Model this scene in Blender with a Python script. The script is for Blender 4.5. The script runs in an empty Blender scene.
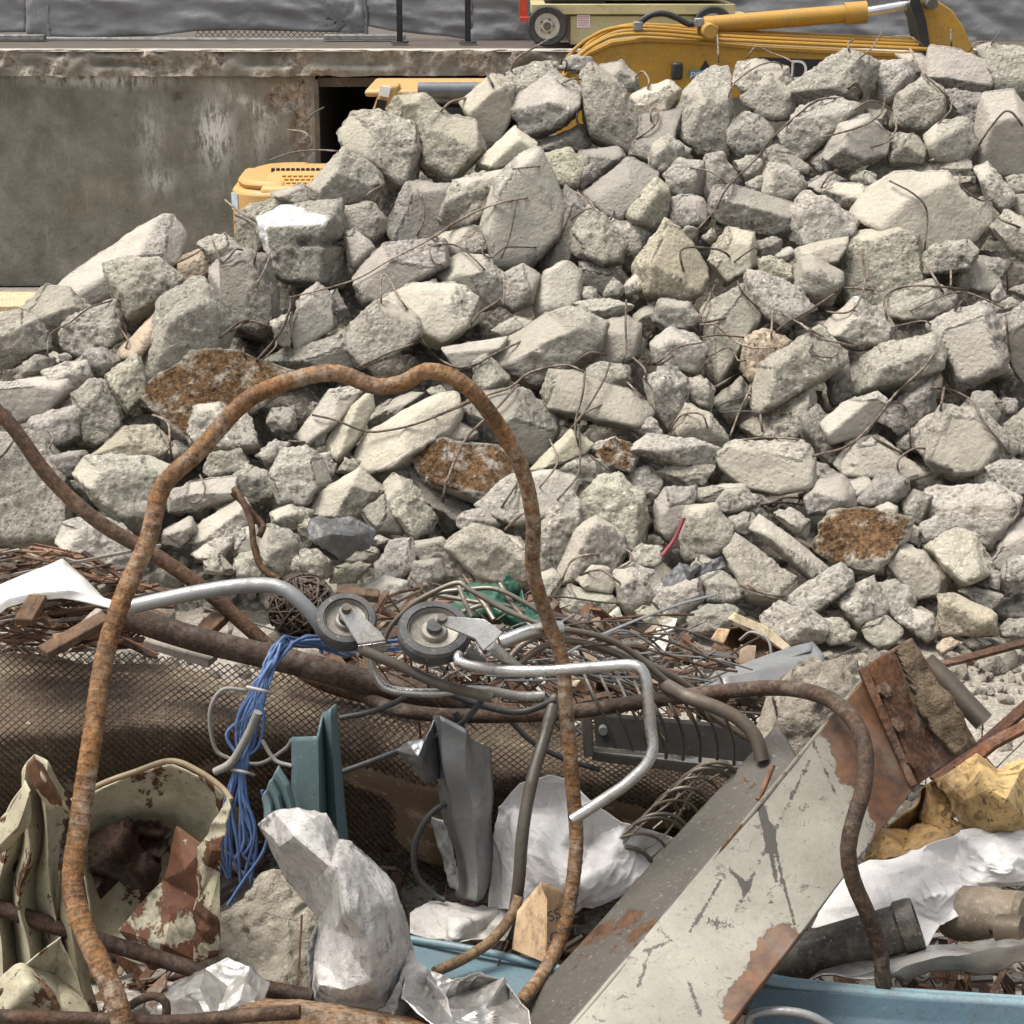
import bpy, bmesh, math, random
import numpy as np
from mathutils import Vector, geometry
from math import radians as R, pi, sin, cos, tan
random.seed(7); RNG = np.random.default_rng(11)
SC = bpy.context.scene
COL = SC.collection
# ------------------------------------------------------------------ camera model
H, FPX, TH = 3.85, 1911.0, R(17)
FW = np.array([0, cos(TH), -sin(TH)]); UP = np.array([0, sin(TH), cos(TH)]); RT = np.array([1., 0, 0])
CAM = np.array([0, 0, H])
def ray(x, y): return FW + RT*((x-512)/FPX) + UP*((512-y)/FPX)
def at(x, y, Y):
    d = ray(x, y); return CAM + d*(Y/d[1])
def mpp(x, y, Y): return (Y/ray(x, y)[1])/FPX
def row_of(p):
    v = np.asarray(p, float)-CAM; return 512+FPX*v[0]/(v@FW), 512-FPX*(v@UP)/(v@FW)
# ------------------------------------------------------------------ noise
def _h(ix, iy, iz):
    n = (ix*374761393 + iy*668265263 + iz*2147483647 + 1013904223) & 0xffffffff
    n = ((n ^ (n >> 13))*1274126177) & 0xffffffff
    n = ((n ^ (n >> 16))*2246822519) & 0xffffffff
    return ((n ^ (n >> 15)) & 0xffff)/32767.5-1.0
def vn(p, scale=1.0, seed=0):
    q = np.asarray(p, float)*scale + seed*17.31
    i = np.floor(q).astype(np.int64); f = q-i; f = f*f*f*(f*(f*6-15)+10)
    ix, iy, iz = i[:, 0], i[:, 1], i[:, 2]; fx, fy, fz = f[:, 0], f[:, 1], f[:, 2]
    def L(a, b, t): return a+(b-a)*t
    c = lambda a, b, d: _h(ix+a, iy+b, iz+d)
    x00 = L(c(0,0,0), c(1,0,0), fx); x10 = L(c(0,1,0), c(1,1,0), fx)
    x01 = L(c(0,0,1), c(1,0,1), fx); x11 = L(c(0,1,1), c(1,1,1), fx)
    return L(L(x00, x10, fy), L(x01, x11, fy), fz)
def fbm(p, scale, seed=0, o=3):
    a, s, r = 1.0, scale, 0
    for k in range(o): r = r+a*vn(p, s, seed+k*3.7); a *= .5; s *= 2.1
    return r
# ------------------------------------------------------------------ objects
ORG = {}
def tag(o, label=None, cat=None, group=None, kind=None):
    if label: o['label'] = label
    if cat: o['category'] = cat
    if group: o['group'] = group
    if kind: o['kind'] = kind
    return o
def thing(name, label, cat, loc=(0, 0, 0), group=None):
    o = bpy.data.objects.new(name, None); COL.objects.link(o); o.location = loc; o.empty_display_size = .1
    ORG[o.name] = np.array(loc, float)
    return tag(o, label, cat, group)
def mk(name, V, F, mat, parent=None, smooth=True, attrs=None, color=None, sharp=None):
    V = np.asarray(V, float).reshape(-1, 3)
    org = ORG[parent.name] if parent else np.array([V[:, 0].mean(), V[:, 1].mean(), V[:, 2].min()])
    me = bpy.data.meshes.new(name)
    W = (V-org)
    if isinstance(F, np.ndarray):
        n, k = F.shape
        me.vertices.add(len(W)); me.vertices.foreach_set('co', W.astype(np.float32).ravel())
        me.loops.add(n*k); me.loops.foreach_set('vertex_index', F.astype(np.int32).ravel())
        me.polygons.add(n); me.polygons.foreach_set('loop_start', np.arange(0, n*k, k, dtype=np.int32))
        me.update(calc_edges=True)
    else:
        me.from_pydata([tuple(v) for v in W], [], [tuple(f) for f in F]); me.update()
    me.validate()
    if smooth:
        me.polygons.foreach_set('use_smooth', [True]*len(me.polygons))
        if sharp: me.set_sharp_from_angle(angle=R(sharp))
    for k, a in (attrs or {}).items():
        at_ = me.attributes.new(k, 'FLOAT', 'POINT'); at_.data.foreach_set('value', np.asarray(a, np.float32))
    for m in (mat if isinstance(mat, (list, tuple)) else [mat]): me.materials.append(m)
    o = bpy.data.objects.new(name, me); COL.objects.link(o)
    if parent: o.parent = parent; ORG[o.name] = org
    else: o.location = org; ORG[o.name] = org
    if color: o.color = (*color, 1)
    return o
class MB:
    def __init__(s): s.v = []; s.f = []; s.m = []
    def add(s, V, F, m=0):
        b = len(s.v); s.v += [tuple(map(float, p)) for p in V]; s.f += [tuple(b+i for i in f) for f in F]; s.m += [m]*len(F)
    def box(s, c, size, ax=None, m=0):
        c = np.array(c, float); A = np.eye(3) if ax is None else np.array(ax, float)
        h = np.array(size, float)/2
        V = [c+A[0]*h[0]*i+A[1]*h[1]*j+A[2]*h[2]*k for i in (-1, 1) for j in (-1, 1) for k in (-1, 1)]
        s.add(V, [(0,1,3,2), (4,6,7,5), (0,4,5,1), (2,3,7,6), (0,2,6,4), (1,5,7,3)], m)
    def prism(s, P, off, m=0):           # polygon P extruded by vector off
        P = [np.array(p, float) for p in P]; n = len(P); off = np.array(off, float)
        s.add(P+[p+off for p in P], [tuple(range(n))]+[tuple(range(2*n-1, n-1, -1))]+[(i, i+n, (i+1) % n+n, (i+1) % n) for i in range(n)], m)
    def tube(s, pts, r, seg=10, step=None, m=0, rib=None, smooth=True):
        V, F = tube_geo(pts, r, seg, step, rib, smooth); s.add(V, F, m)
    def cyl(s, c, axis, r, h, seg=24, m=0, r2=None):
        c = np.array(c, float); a = np.array(axis, float); a /= np.linalg.norm(a)
        u = np.cross(a, [0, 0, 1.0] if abs(a[2]) < .9 else [1.0, 0, 0]); u /= np.linalg.norm(u); w = np.cross(a, u)
        t = np.linspace(0, 2*pi, seg, endpoint=False); r2 = r if r2 is None else r2
        A = [c-a*h/2+(u*cos(k)+w*sin(k))*r for k in t]; B = [c+a*h/2+(u*cos(k)+w*sin(k))*r2 for k in t]
        s.add(A+B, [tuple(range(seg))[::-1], tuple(range(seg, 2*seg))]+[(i, (i+1) % seg, (i+1) % seg+seg, i+seg) for i in range(seg)], m)
    def lathe(s, c, axis, prof, seg=40, m=0):   # prof: (radius, along axis)
        c = np.array(c, float); a = np.array(axis, float); a /= np.linalg.norm(a)
        u = np.cross(a, [0, 0, 1.0] if abs(a[2]) < .9 else [1.0, 0, 0]); u /= np.linalg.norm(u); w = np.cross(a, u)
        V = []; n = len(prof)
        for k in range(seg):
            t = 2*pi*k/seg; d = u*cos(t)+w*sin(t)
            V += [c+a*z+d*r for r, z in prof]
        F = [(k*n+i, ((k+1) % seg)*n+i, ((k+1) % seg)*n+i+1, k*n+i+1) for k in range(seg) for i in range(n-1)]
        s.add(V, F, m)
    def build(s, name, mat, parent=None, smooth=True, sharp=35, bevel=0, **kw):
        o = mk(name, s.v, s.f, mat, parent, smooth, sharp=sharp, **kw)
        if any(s.m): o.data.polygons.foreach_set('material_index', s.m)
        bm = bmesh.new(); bm.from_mesh(o.data); bmesh.ops.recalc_face_normals(bm, faces=bm.faces); bm.to_mesh(o.data); bm.free()
        if bevel:
            b = o.modifiers.new('bevel', 'BEVEL'); b.width = bevel; b.segments = 2; b.limit_method = 'ANGLE'; b.angle_limit = R(40)
        return o
def spline(P, step):
    P = np.asarray(P, float); n = len(P)
    if n < 3:
        L = np.linalg.norm(P[-1]-P[0]); k = max(1, int(L/step)); return P[0]+(P[-1]-P[0])*np.linspace(0, 1, k+1)[:, None]
    out = []; Q = np.vstack([2*P[0]-P[1], P, 2*P[-1]-P[-2]])
    for i in range(n-1):
        p0, p1, p2, p3 = Q[i:i+4]; k = max(2, int(np.linalg.norm(p2[:3]-p1[:3])/step))
        t = np.linspace(0, 1, k, endpoint=False)[:, None]
        out.append(.5*((2*p1)+(p2-p0)*t+(2*p0-5*p1+4*p2-p3)*t*t+(3*p1-p0-3*p2+p3)*t**3))
    return np.vstack(out+[P[-1:]])
def tube_geo(pts, r, seg=10, step=None, rib=None, smooth=True):
    P = np.asarray(pts, float); n0 = len(P)
    rr = np.full(n0, r, float) if np.isscalar(r) else np.interp(np.linspace(0, 1, n0), np.linspace(0, 1, len(r)), r)
    Q = np.hstack([P, rr[:, None]])
    if smooth: Q = spline(Q, step or max(rr.max()*1.2, .004))
    P, rr = Q[:, :3], np.abs(Q[:, 3])+1e-5
    T = np.gradient(P, axis=0); T /= np.linalg.norm(T, axis=1)[:, None]+1e-12
    s = np.concatenate([[0], np.cumsum(np.linalg.norm(np.diff(P, axis=0), axis=1))])
    u = np.cross(T[0], [0, 0, 1.0] if abs(T[0][2]) < .9 else [1.0, 0, 0]); u /= np.linalg.norm(u)
    a = np.linspace(0, 2*pi, seg, endpoint=False); V = []
    for i in range(len(P)):
        u = u-T[i]*(u@T[i]); u /= np.linalg.norm(u)+1e-12; w = np.cross(T[i], u)
        rad = np.full(seg, rr[i])
        if rib:
            pitch, amp, wid = rib
            ph = (s[i]+.3*wid*np.cos(a)*3) % pitch
            rad = rad*(1+amp*np.exp(-((ph-pitch/2)/wid)**2)) * (1+amp*.6*np.exp(-(np.sin(a)/.22)**2))
        V.append(P[i]+(u[None]*np.cos(a)[:, None]+w[None]*np.sin(a)[:, None])*rad[:, None])
    V = np.vstack(V); m = len(P)
    F = [(i*seg+k, i*seg+(k+1) % seg, (i+1)*seg+(k+1) % seg, (i+1)*seg+k) for i in range(m-1) for k in range(seg)]
    F += [tuple(range(seg))[::-1], tuple(range((m-1)*seg, m*seg))]
    return V, F
def px(pts, Y=None):
    """pixel + distance -> world; a missing distance is carried from the last one, in-between ones interpolated"""
    ys = [p[2] if len(p) > 2 else np.nan for p in pts]; ys = np.array(ys, float)
    if Y is not None: ys[np.isnan(ys)] = Y
    k = ~np.isnan(ys); ys = np.interp(np.arange(len(ys)), np.arange(len(ys))[k], ys[k])
    return [at(p[0], p[1], y) for p, y in zip(pts, ys)]
def tube(name, pts, r, mat, parent=None, label=None, cat=None, group=None, seg=12, rib=None, step=None, Y=None, color=None):
    P = px(pts, Y)
    V, F = tube_geo(P, r, seg, step, rib)
    o = mk(name, V, F, mat, parent, color=color, sharp=60)
    return tag(o, label, cat, group)
def sheet(name, outline, mat, inner=(), Y=None, thick=.002, sub=4, amp=.01, scale=9, aniso=(1, 1, 1), parent=None, seed=0, smooth=0, sharp=None, attrs=None, lab=(None, None, None), color=None):
    """a crumpled sheet: outline and inner points (px, py, distance), triangulated, refined and creased"""
    pts = list(outline)+list(inner); n = len(outline)
    W = np.array(px(pts, Y)); v2 = [Vector((p[0], -p[1])) for p in pts]
    r = geometry.delaunay_2d_cdt(v2, [(i, (i+1) % n) for i in range(n)], [], 1, 1e-4)
    vv = []
    for i, orig in enumerate(r[3]):
        vv.append(W[orig[0]] if orig else at(r[0][i][0], -r[0][i][1], pts[0][2] if len(pts[0]) > 2 else Y))
    bm = bmesh.new(); bv = [bm.verts.new(tuple(p)) for p in vv]
    for f in r[2]:
        try: bm.faces.new([bv[i] for i in f])
        except ValueError: pass
    for k in range(sub):
        bmesh.ops.subdivide_edges(bm, edges=bm.edges[:], cuts=1, use_grid_fill=True)
        bmesh.ops.triangulate(bm, faces=bm.faces[:])
        for j in range(1 if k >= sub-1 else smooth):
            bmesh.ops.smooth_vert(bm, verts=[v for v in bm.verts if not v.is_boundary], factor=.35, use_axis_x=True, use_axis_y=True, use_axis_z=True)
    bm.normal_update()
    P = np.array([v.co for v in bm.verts]); N = np.array([v.normal for v in bm.verts])
    P0 = P; P = P*np.array(aniso); W_ = P+np.stack([vn(P, scale*.8, seed+k) for k in (21, 22, 23)], 1)*.5/scale
    d = (1-2*np.abs(vn(W_, scale, seed+1)))*amp*.9+(1-2*np.abs(vn(W_, scale*2.2, seed+5)))*amp*.55+(1-2*np.abs(vn(W_, scale*4.6, seed+7)))*amp*.25+vn(P, scale*.5, seed+9)*amp*.8
    P = P0+N*d[:, None]
    F = [tuple(v.index for v in f.verts) for f in bm.faces]
    bm.free()
    o = mk(name, P, F, mat, parent, sharp=sharp, color=color)
    bm = bmesh.new(); bm.from_mesh(o.data); bmesh.ops.recalc_face_normals(bm, faces=bm.faces); bm.to_mesh(o.data); bm.free()
    if thick:
        s = o.modifiers.new('thick', 'SOLIDIFY'); s.thickness = thick; s.offset = 0
    return tag(o, *lab)
def strip(name, rows, mat, parent=None, thick=.003, n=8, amp=.003, scale=8, lab=(None, None, None), color=None, m2=24, sharp=40, smooth=False):
    """a folded sheet: rows of (px, py, distance) polylines, lofted in between"""
    A = np.array([px(r) for r in rows])            # rows x k x 3
    k = A.shape[1]
    t = np.linspace(0, A.shape[0]-1, (A.shape[0]-1)*n+1)
    B = np.stack([[[np.interp(x, np.arange(A.shape[0]), A[:, j, c]) for c in range(3)] for j in range(k)] for x in t])
    m = max(2, m2//(k-1)); u = np.linspace(0, k-1, (k-1)*m+1)
    C = np.stack([[[np.interp(x, np.arange(k), B[i, :, c]) for c in range(3)] for x in u] for i in range(len(t))])
    P = C.reshape(-1, 3); w = C.shape[1]
    P = P+np.stack([vn(P, scale, s) for s in (1, 2, 3)], 1)*amp
    F = np.array([(i*w+j, i*w+j+1, (i+1)*w+j+1, (i+1)*w+j) for i in range(C.shape[0]-1) for j in range(w-1)])
    o = mk(name, P, F, mat, parent, sharp=sharp, color=color)
    s = o.modifiers.new('thick', 'SOLIDIFY'); s.thickness = thick; s.offset = 0
    return tag(o, *lab)
# ------------------------------------------------------------------ materials
class Mat:
    def __init__(s, name):
        s.m = bpy.data.materials.new(name); s.m.use_nodes = True; s.t = s.m.node_tree
        s.b = s.t.nodes['Principled BSDF']; s._v = None
    def n(s, typ, ins=None, **kw):
        nd = s.t.nodes.new(typ)
        for k, v in kw.items(): setattr(nd, k, v)
        for k, v in (ins or {}).items(): s.put(nd.inputs[k], v)
        return nd
    def put(s, sock, v):
        if isinstance(v, bpy.types.NodeSocket): s.t.links.new(v, sock)
        elif sock.type == 'RGBA' and len(v) == 3: sock.default_value = (*v, 1)
        else: sock.default_value = v
    @property
    def vec(s):
        if s._v is None:
            tc = s.n('ShaderNodeTexCoord').outputs['Object']; rnd = s.n('ShaderNodeObjectInfo').outputs['Random']
            k = s.math('MULTIPLY', rnd, 37.0)
            s._v = s.n('ShaderNodeVectorMath', {0: tc, 1: k}, operation='ADD').outputs[0]
        return s._v
    def scaled(s, sx, sy, sz, vec=None):
        return s.n('ShaderNodeVectorMath', {0: vec or s.vec, 1: (sx, sy, sz)}, operation='MULTIPLY').outputs[0]
    def noise(s, scale, detail=4, rough=.55, vec=None, dist=0):
        return s.n('ShaderNodeTexNoise', {'Vector': vec or s.vec, 'Scale': scale, 'Detail': detail, 'Roughness': rough, 'Distortion': dist}).outputs[0]
    def vor(s, scale, out=0, vec=None, feature='F1', rnd=1):
        return s.n('ShaderNodeTexVoronoi', {'Vector': vec or s.vec, 'Scale': scale, 'Randomness': rnd}, feature=feature).outputs[out]
    def math(s, op, a, b=0.0, clamp=False):
        nd = s.n('ShaderNodeMath', {0: a, 1: b}, operation=op); nd.use_clamp = clamp; return nd.outputs[0]
    def mix(s, f, a, b, blend='MIX'):
        nd = s.n('ShaderNodeMix', data_type='RGBA', blend_type=blend)
        s.put(nd.inputs[0], f); s.put(nd.inputs[6], a); s.put(nd.inputs[7], b); return nd.outputs[2]
    def rng(s, v, a, b, c=0.0, d=1.0):
        return s.n('ShaderNodeMapRange', {0: v, 1: a, 2: b, 3: c, 4: d}).outputs[0]
    def attr(s, name): return s.n('ShaderNodeAttribute', attribute_name=name).outputs['Fac']
    def ocol(s): return s.n('ShaderNodeObjectInfo').outputs['Color']
    def bump(s, h, st=.5, d=.01, nrm=None):
        i = {'Height': h, 'Strength': st, 'Distance': d}
        if nrm is not None: i['Normal'] = nrm
        return s.n('ShaderNodeBump', i).outputs[0]
    def done(s, col=None, rough=.8, metal=0.0, nrm=None, spec=.3, **kw):
        if col is not None: s.put(s.b.inputs['Base Color'], col)
        s.put(s.b.inputs['Roughness'], rough); s.put(s.b.inputs['Metallic'], metal); s.put(s.b.inputs['Specular IOR Level'], spec)
        if nrm is not None: s.put(s.b.inputs['Normal'], nrm)
        for k, v in kw.items(): s.put(s.b.inputs[k.replace('_', ' ')], v)
        return s.m
def concrete():
    M = Mat('concrete_rubble'); flat, soil, paint = M.attr('flat'), M.attr('soil'), M.attr('paint')
    rnd = M.n('ShaderNodeObjectInfo').outputs['Random']; grain = M.math('ADD', .45, M.math('MULTIPLY', rnd, 1.0))
    big = M.noise(2.2, 5, .6); mid = M.noise(8, 7, .66); fine = M.noise(46, 5, .75)
    c = M.mix(M.rng(big, .33, .68), (.325, .302, .258), (.455, .423, .365))
    c = M.mix(M.math('MULTIPLY', M.rng(mid, .46, .70), .6), c, (.225, .207, .175))
    vc = M.n('ShaderNodeTexVoronoi', {'Vector': M.vec, 'Scale': 30.0}); cell = M.n('ShaderNodeSeparateColor', {0: vc.outputs['Color']}).outputs[0]
    agg = M.mix(M.rng(cell, .25, .9), (.11, .10, .088), (.60, .565, .51))
    am = M.math('MULTIPLY', M.math('MULTIPLY', M.rng(vc.outputs['Distance'], .6, .3), M.rng(M.noise(7, 3), .36, .55)), M.math('SUBTRACT', .62, M.math('MULTIPLY', flat, .52)))
    c = M.mix(M.math('MULTIPLY', am, grain, True), c, agg)
    c = M.mix(M.math('MULTIPLY', M.math('MULTIPLY', M.rng(fine, .55, .70), grain), M.math('SUBTRACT', .66, M.math('MULTIPLY', flat, .4))), c, (.10, .09, .075))
    c = M.mix(M.math('MULTIPLY', M.rng(fine, .46, .33), M.math('SUBTRACT', .7, M.math('MULTIPLY', flat, .4))), c, (.70, .66, .59))
    smoothc = M.mix(M.rng(M.noise(5, 7, .68), .35, .7), (.405, .375, .32), (.275, .253, .213))
    c = M.mix(M.math('MULTIPLY', flat, .7), c, smoothc)
    c = M.mix(M.math('MULTIPLY', M.rng(M.noise(3.1, 6, .72, dist=.6), .60, .72), .45), c, (.15, .135, .11))
    c = M.mix(1.0, c, M.ocol(), 'MULTIPLY')
    sm = M.math('MULTIPLY', soil, M.rng(M.noise(9, 7, .72), .3, .56))
    c = M.mix(M.rng(sm, .15, .75), c, M.mix(M.rng(M.noise(38, 5, .75), .4, .68), (.04, .022, .011), (.215, .125, .06)))
    pm = M.math('MULTIPLY', paint, M.rng(M.noise(14, 5, .7), .3, .42))
    c = M.mix(pm, c, (.76, .75, .72))
    pits = M.rng(M.vor(24), .0, .24)
    h = M.math('ADD', M.math('MULTIPLY', mid, 1.5), M.math('MULTIPLY', fine, .8))
    h = M.math('ADD', h, M.math('MULTIPLY', M.rng(vc.outputs['Distance'], 0, .6, 1, 0), .35))
    h = M.math('ADD', h, M.math('MULTIPLY', pits, .4))
    h = M.math('MULTIPLY', h, M.math('SUBTRACT', 1.0, M.math('MULTIPLY', flat, .62)))
    return M.done(c, .92, nrm=M.bump(h, 1.0, .03), spec=.2)
def grime(M, c, amt=.6, col=(.085, .072, .056), sc=1.0):
    """dust and dirt: blotches, smears and specks at the scale seen from a few metres"""
    blot = M.rng(M.noise(7*sc, 7, .68, dist=.5), .47, .68); mid = M.rng(M.noise(38*sc, 6, .72), .5, .68); spk = M.rng(M.noise(150*sc, 3, .7), .58, .68)
    c = M.mix(M.math('MULTIPLY', blot, amt*.6), c, col); c = M.mix(M.math('MULTIPLY', mid, amt*.55), c, col)
    c = M.mix(M.math('MULTIPLY', spk, amt*.7), c, tuple(x*.4 for x in col))
    return M.mix(M.math('MULTIPLY', M.rng(M.noise(110*sc, 3, .7), .60, .70), amt*.5), c, (.36, .335, .29))
def rust(name, a=(.20, .085, .03), b=(.07, .035, .02), c=(.36, .33, .29), grey=.5, sc=14, metal=.25, rough=.62, fine=1.0):
    M = Mat(name); n1, n2 = M.noise(sc, 7, .72), M.noise(sc*.5, 6, .68, dist=.6); n3 = M.noise(90*fine, 5, .75)
    k = M.mix(M.rng(n1, .36, .64), b, a)
    k = M.mix(M.math('MULTIPLY', M.rng(n3, .47, .66), .75), k, tuple(x*.3 for x in b))
    k = M.mix(M.math('MULTIPLY', M.rng(n3, .46, .34), .45), k, tuple(min(1, x*1.7) for x in a))
    g = M.math('MULTIPLY', M.rng(n2, .6-.3*grey, .72-.25*grey), min(1, .5+grey*.5))
    k = M.mix(M.math('MULTIPLY', g, M.rng(M.noise(sc*4, 6, .75), .42, .6)), k, c)
    k = M.mix(1.0, k, M.ocol(), 'MULTIPLY')
    return M.done(k, M.rng(n1, .3, .7, rough-.12, rough+.2), metal, M.bump(M.math('ADD', n3, n1), .8, .005), spec=.35)
def painted(name, col, chip=(.10, .055, .035), amount=.5, sc=6, dirt=.35, rough=.5, metal=0.0, dirtc=(.09, .08, .065), edge=.03, bump=.004, near=1.0):
    M = Mat(name); n = M.noise(sc, 8, .66, dist=.4)
    base = M.mix(M.math('MULTIPLY', M.rng(M.noise(sc*.8, 5, .6), .35, .7), .3), col, tuple(x*.72 for x in col))
    base = grime(M, base, dirt*1.25, dirtc, near)
    t = .86-.5*amount; m = M.rng(n, t, t+edge)
    m = M.math('MAXIMUM', m, M.math('MULTIPLY', M.rng(M.noise(sc*7, 5, .7), .80-.3*amount, .84-.3*amount), .9))
    rc = M.mix(M.rng(M.noise(sc*6, 6, .75), .36, .62), chip, tuple(x*.35 for x in chip))
    c = M.mix(m, base, rc)
    c = M.mix(1.0, c, M.ocol(), 'MULTIPLY')
    return M.done(c, M.rng(m, 0, 1, rough, .85), metal, M.bump(M.math('SUBTRACT', M.math('MULTIPLY', M.noise(sc*8, 6, .7), .5), M.math('MULTIPLY', m, .6)), .6, bump), spec=.35)
def steel(name, col=(.62, .61, .59), rough=.32, dirt=.35, sc=12, metal=.9, dirtc=(.10, .082, .062), near=1.0):
    M = Mat(name); n = M.noise(sc, 7, .7, dist=.3); f = M.noise(sc*9, 5, .75)
    m = M.math('MAXIMUM', M.math('MULTIPLY', M.rng(n, .47, .63), dirt), M.math('MULTIPLY', M.rng(f, .56, .68), dirt*1.1))
    c = M.mix(M.rng(M.noise(sc*.6, 5), .35, .7), col, tuple(x*.7 for x in col)); c = M.mix(m, c, dirtc); c = M.mix(1.0, c, M.ocol(), 'MULTIPLY')
    return M.done(c, M.math('ADD', M.rng(n, .3, .75, rough-.08, rough+.25), M.math('MULTIPLY', m, .3)), M.rng(m, 0, 1, metal, .1), M.bump(M.math('ADD', f, n), .35, .003), spec=.5)
def plastic(name, col, rough=.45, dirt=.4, sc=7, trans=0.0, dirtc=(.13, .12, .11)):
    M = Mat(name); c = grime(M, col, dirt, dirtc)
    n = M.noise(sc, 7, .7, dist=1.4); c = M.mix(M.math('MULTIPLY', M.rng(n, .54, .62), dirt), c, dirtc)
    return M.done(c, rough, 0.0, M.bump(M.noise(sc*3, 7, .65, dist=1.5), .5, .012), spec=.45, Transmission_Weight=trans)
def plain(name, col, rough=.6, metal=0.0, var=.25, sc=10, bump=.15, dirt=.3):
    M = Mat(name); n = M.noise(sc, 6, .65)
    c = M.mix(M.rng(n, .3, .7), tuple(x*(1-var) for x in col), tuple(min(1, x*(1+var)) for x in col)); c = grime(M, c, dirt) if dirt else c
    c = M.mix(1.0, c, M.ocol(), 'MULTIPLY')
    return M.done(c, rough, metal, M.bump(M.noise(sc*5, 5), bump, .004), spec=.35)
def wood(name, a, b, sc=6):
    M = Mat(name); n = M.noise(sc*2, 6, .65, dist=1.0); g = M.noise(70, 5, .7, M.scaled(1, .18, .5))
    c = M.mix(M.rng(n, .3, .7), a, b); c = M.mix(M.math('MULTIPLY', M.rng(g, .48, .66), .7), c, tuple(x*.35 for x in a)); c = grime(M, c, .35); c = M.mix(1.0, c, M.ocol(), 'MULTIPLY')
    return M.done(c, .85, 0, M.bump(g, .6, .004))
M_CONC = concrete()
M_BAR = rust('rusty_bar', (.26, .13, .048), (.095, .052, .028), (.33, .29, .235), .45, 15)
M_PIPE = rust('dark_rusty_pipe', (.088, .053, .034), (.032, .024, .018), (.165, .148, .125), .42, 12)
M_WIRE = rust('old_wire', (.13, .085, .055), (.065, .05, .038), (.30, .275, .24), .6, 20, .1)
M_RUST = rust('rusty_plate', (.135, .06, .028), (.05, .027, .018), (.25, .22, .18), .4, 10)
M_GALV = steel('galvanised', (.33, .335, .335), .4, .5, 12, .65)
M_CHROME = steel('scratched_chrome', (.56, .545, .515), .16, .75, 9, .95)
M_DULL = steel('dull_steel', (.15, .136, .115), .38, .85, 9, .65, dirtc=(.075, .055, .038))
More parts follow.
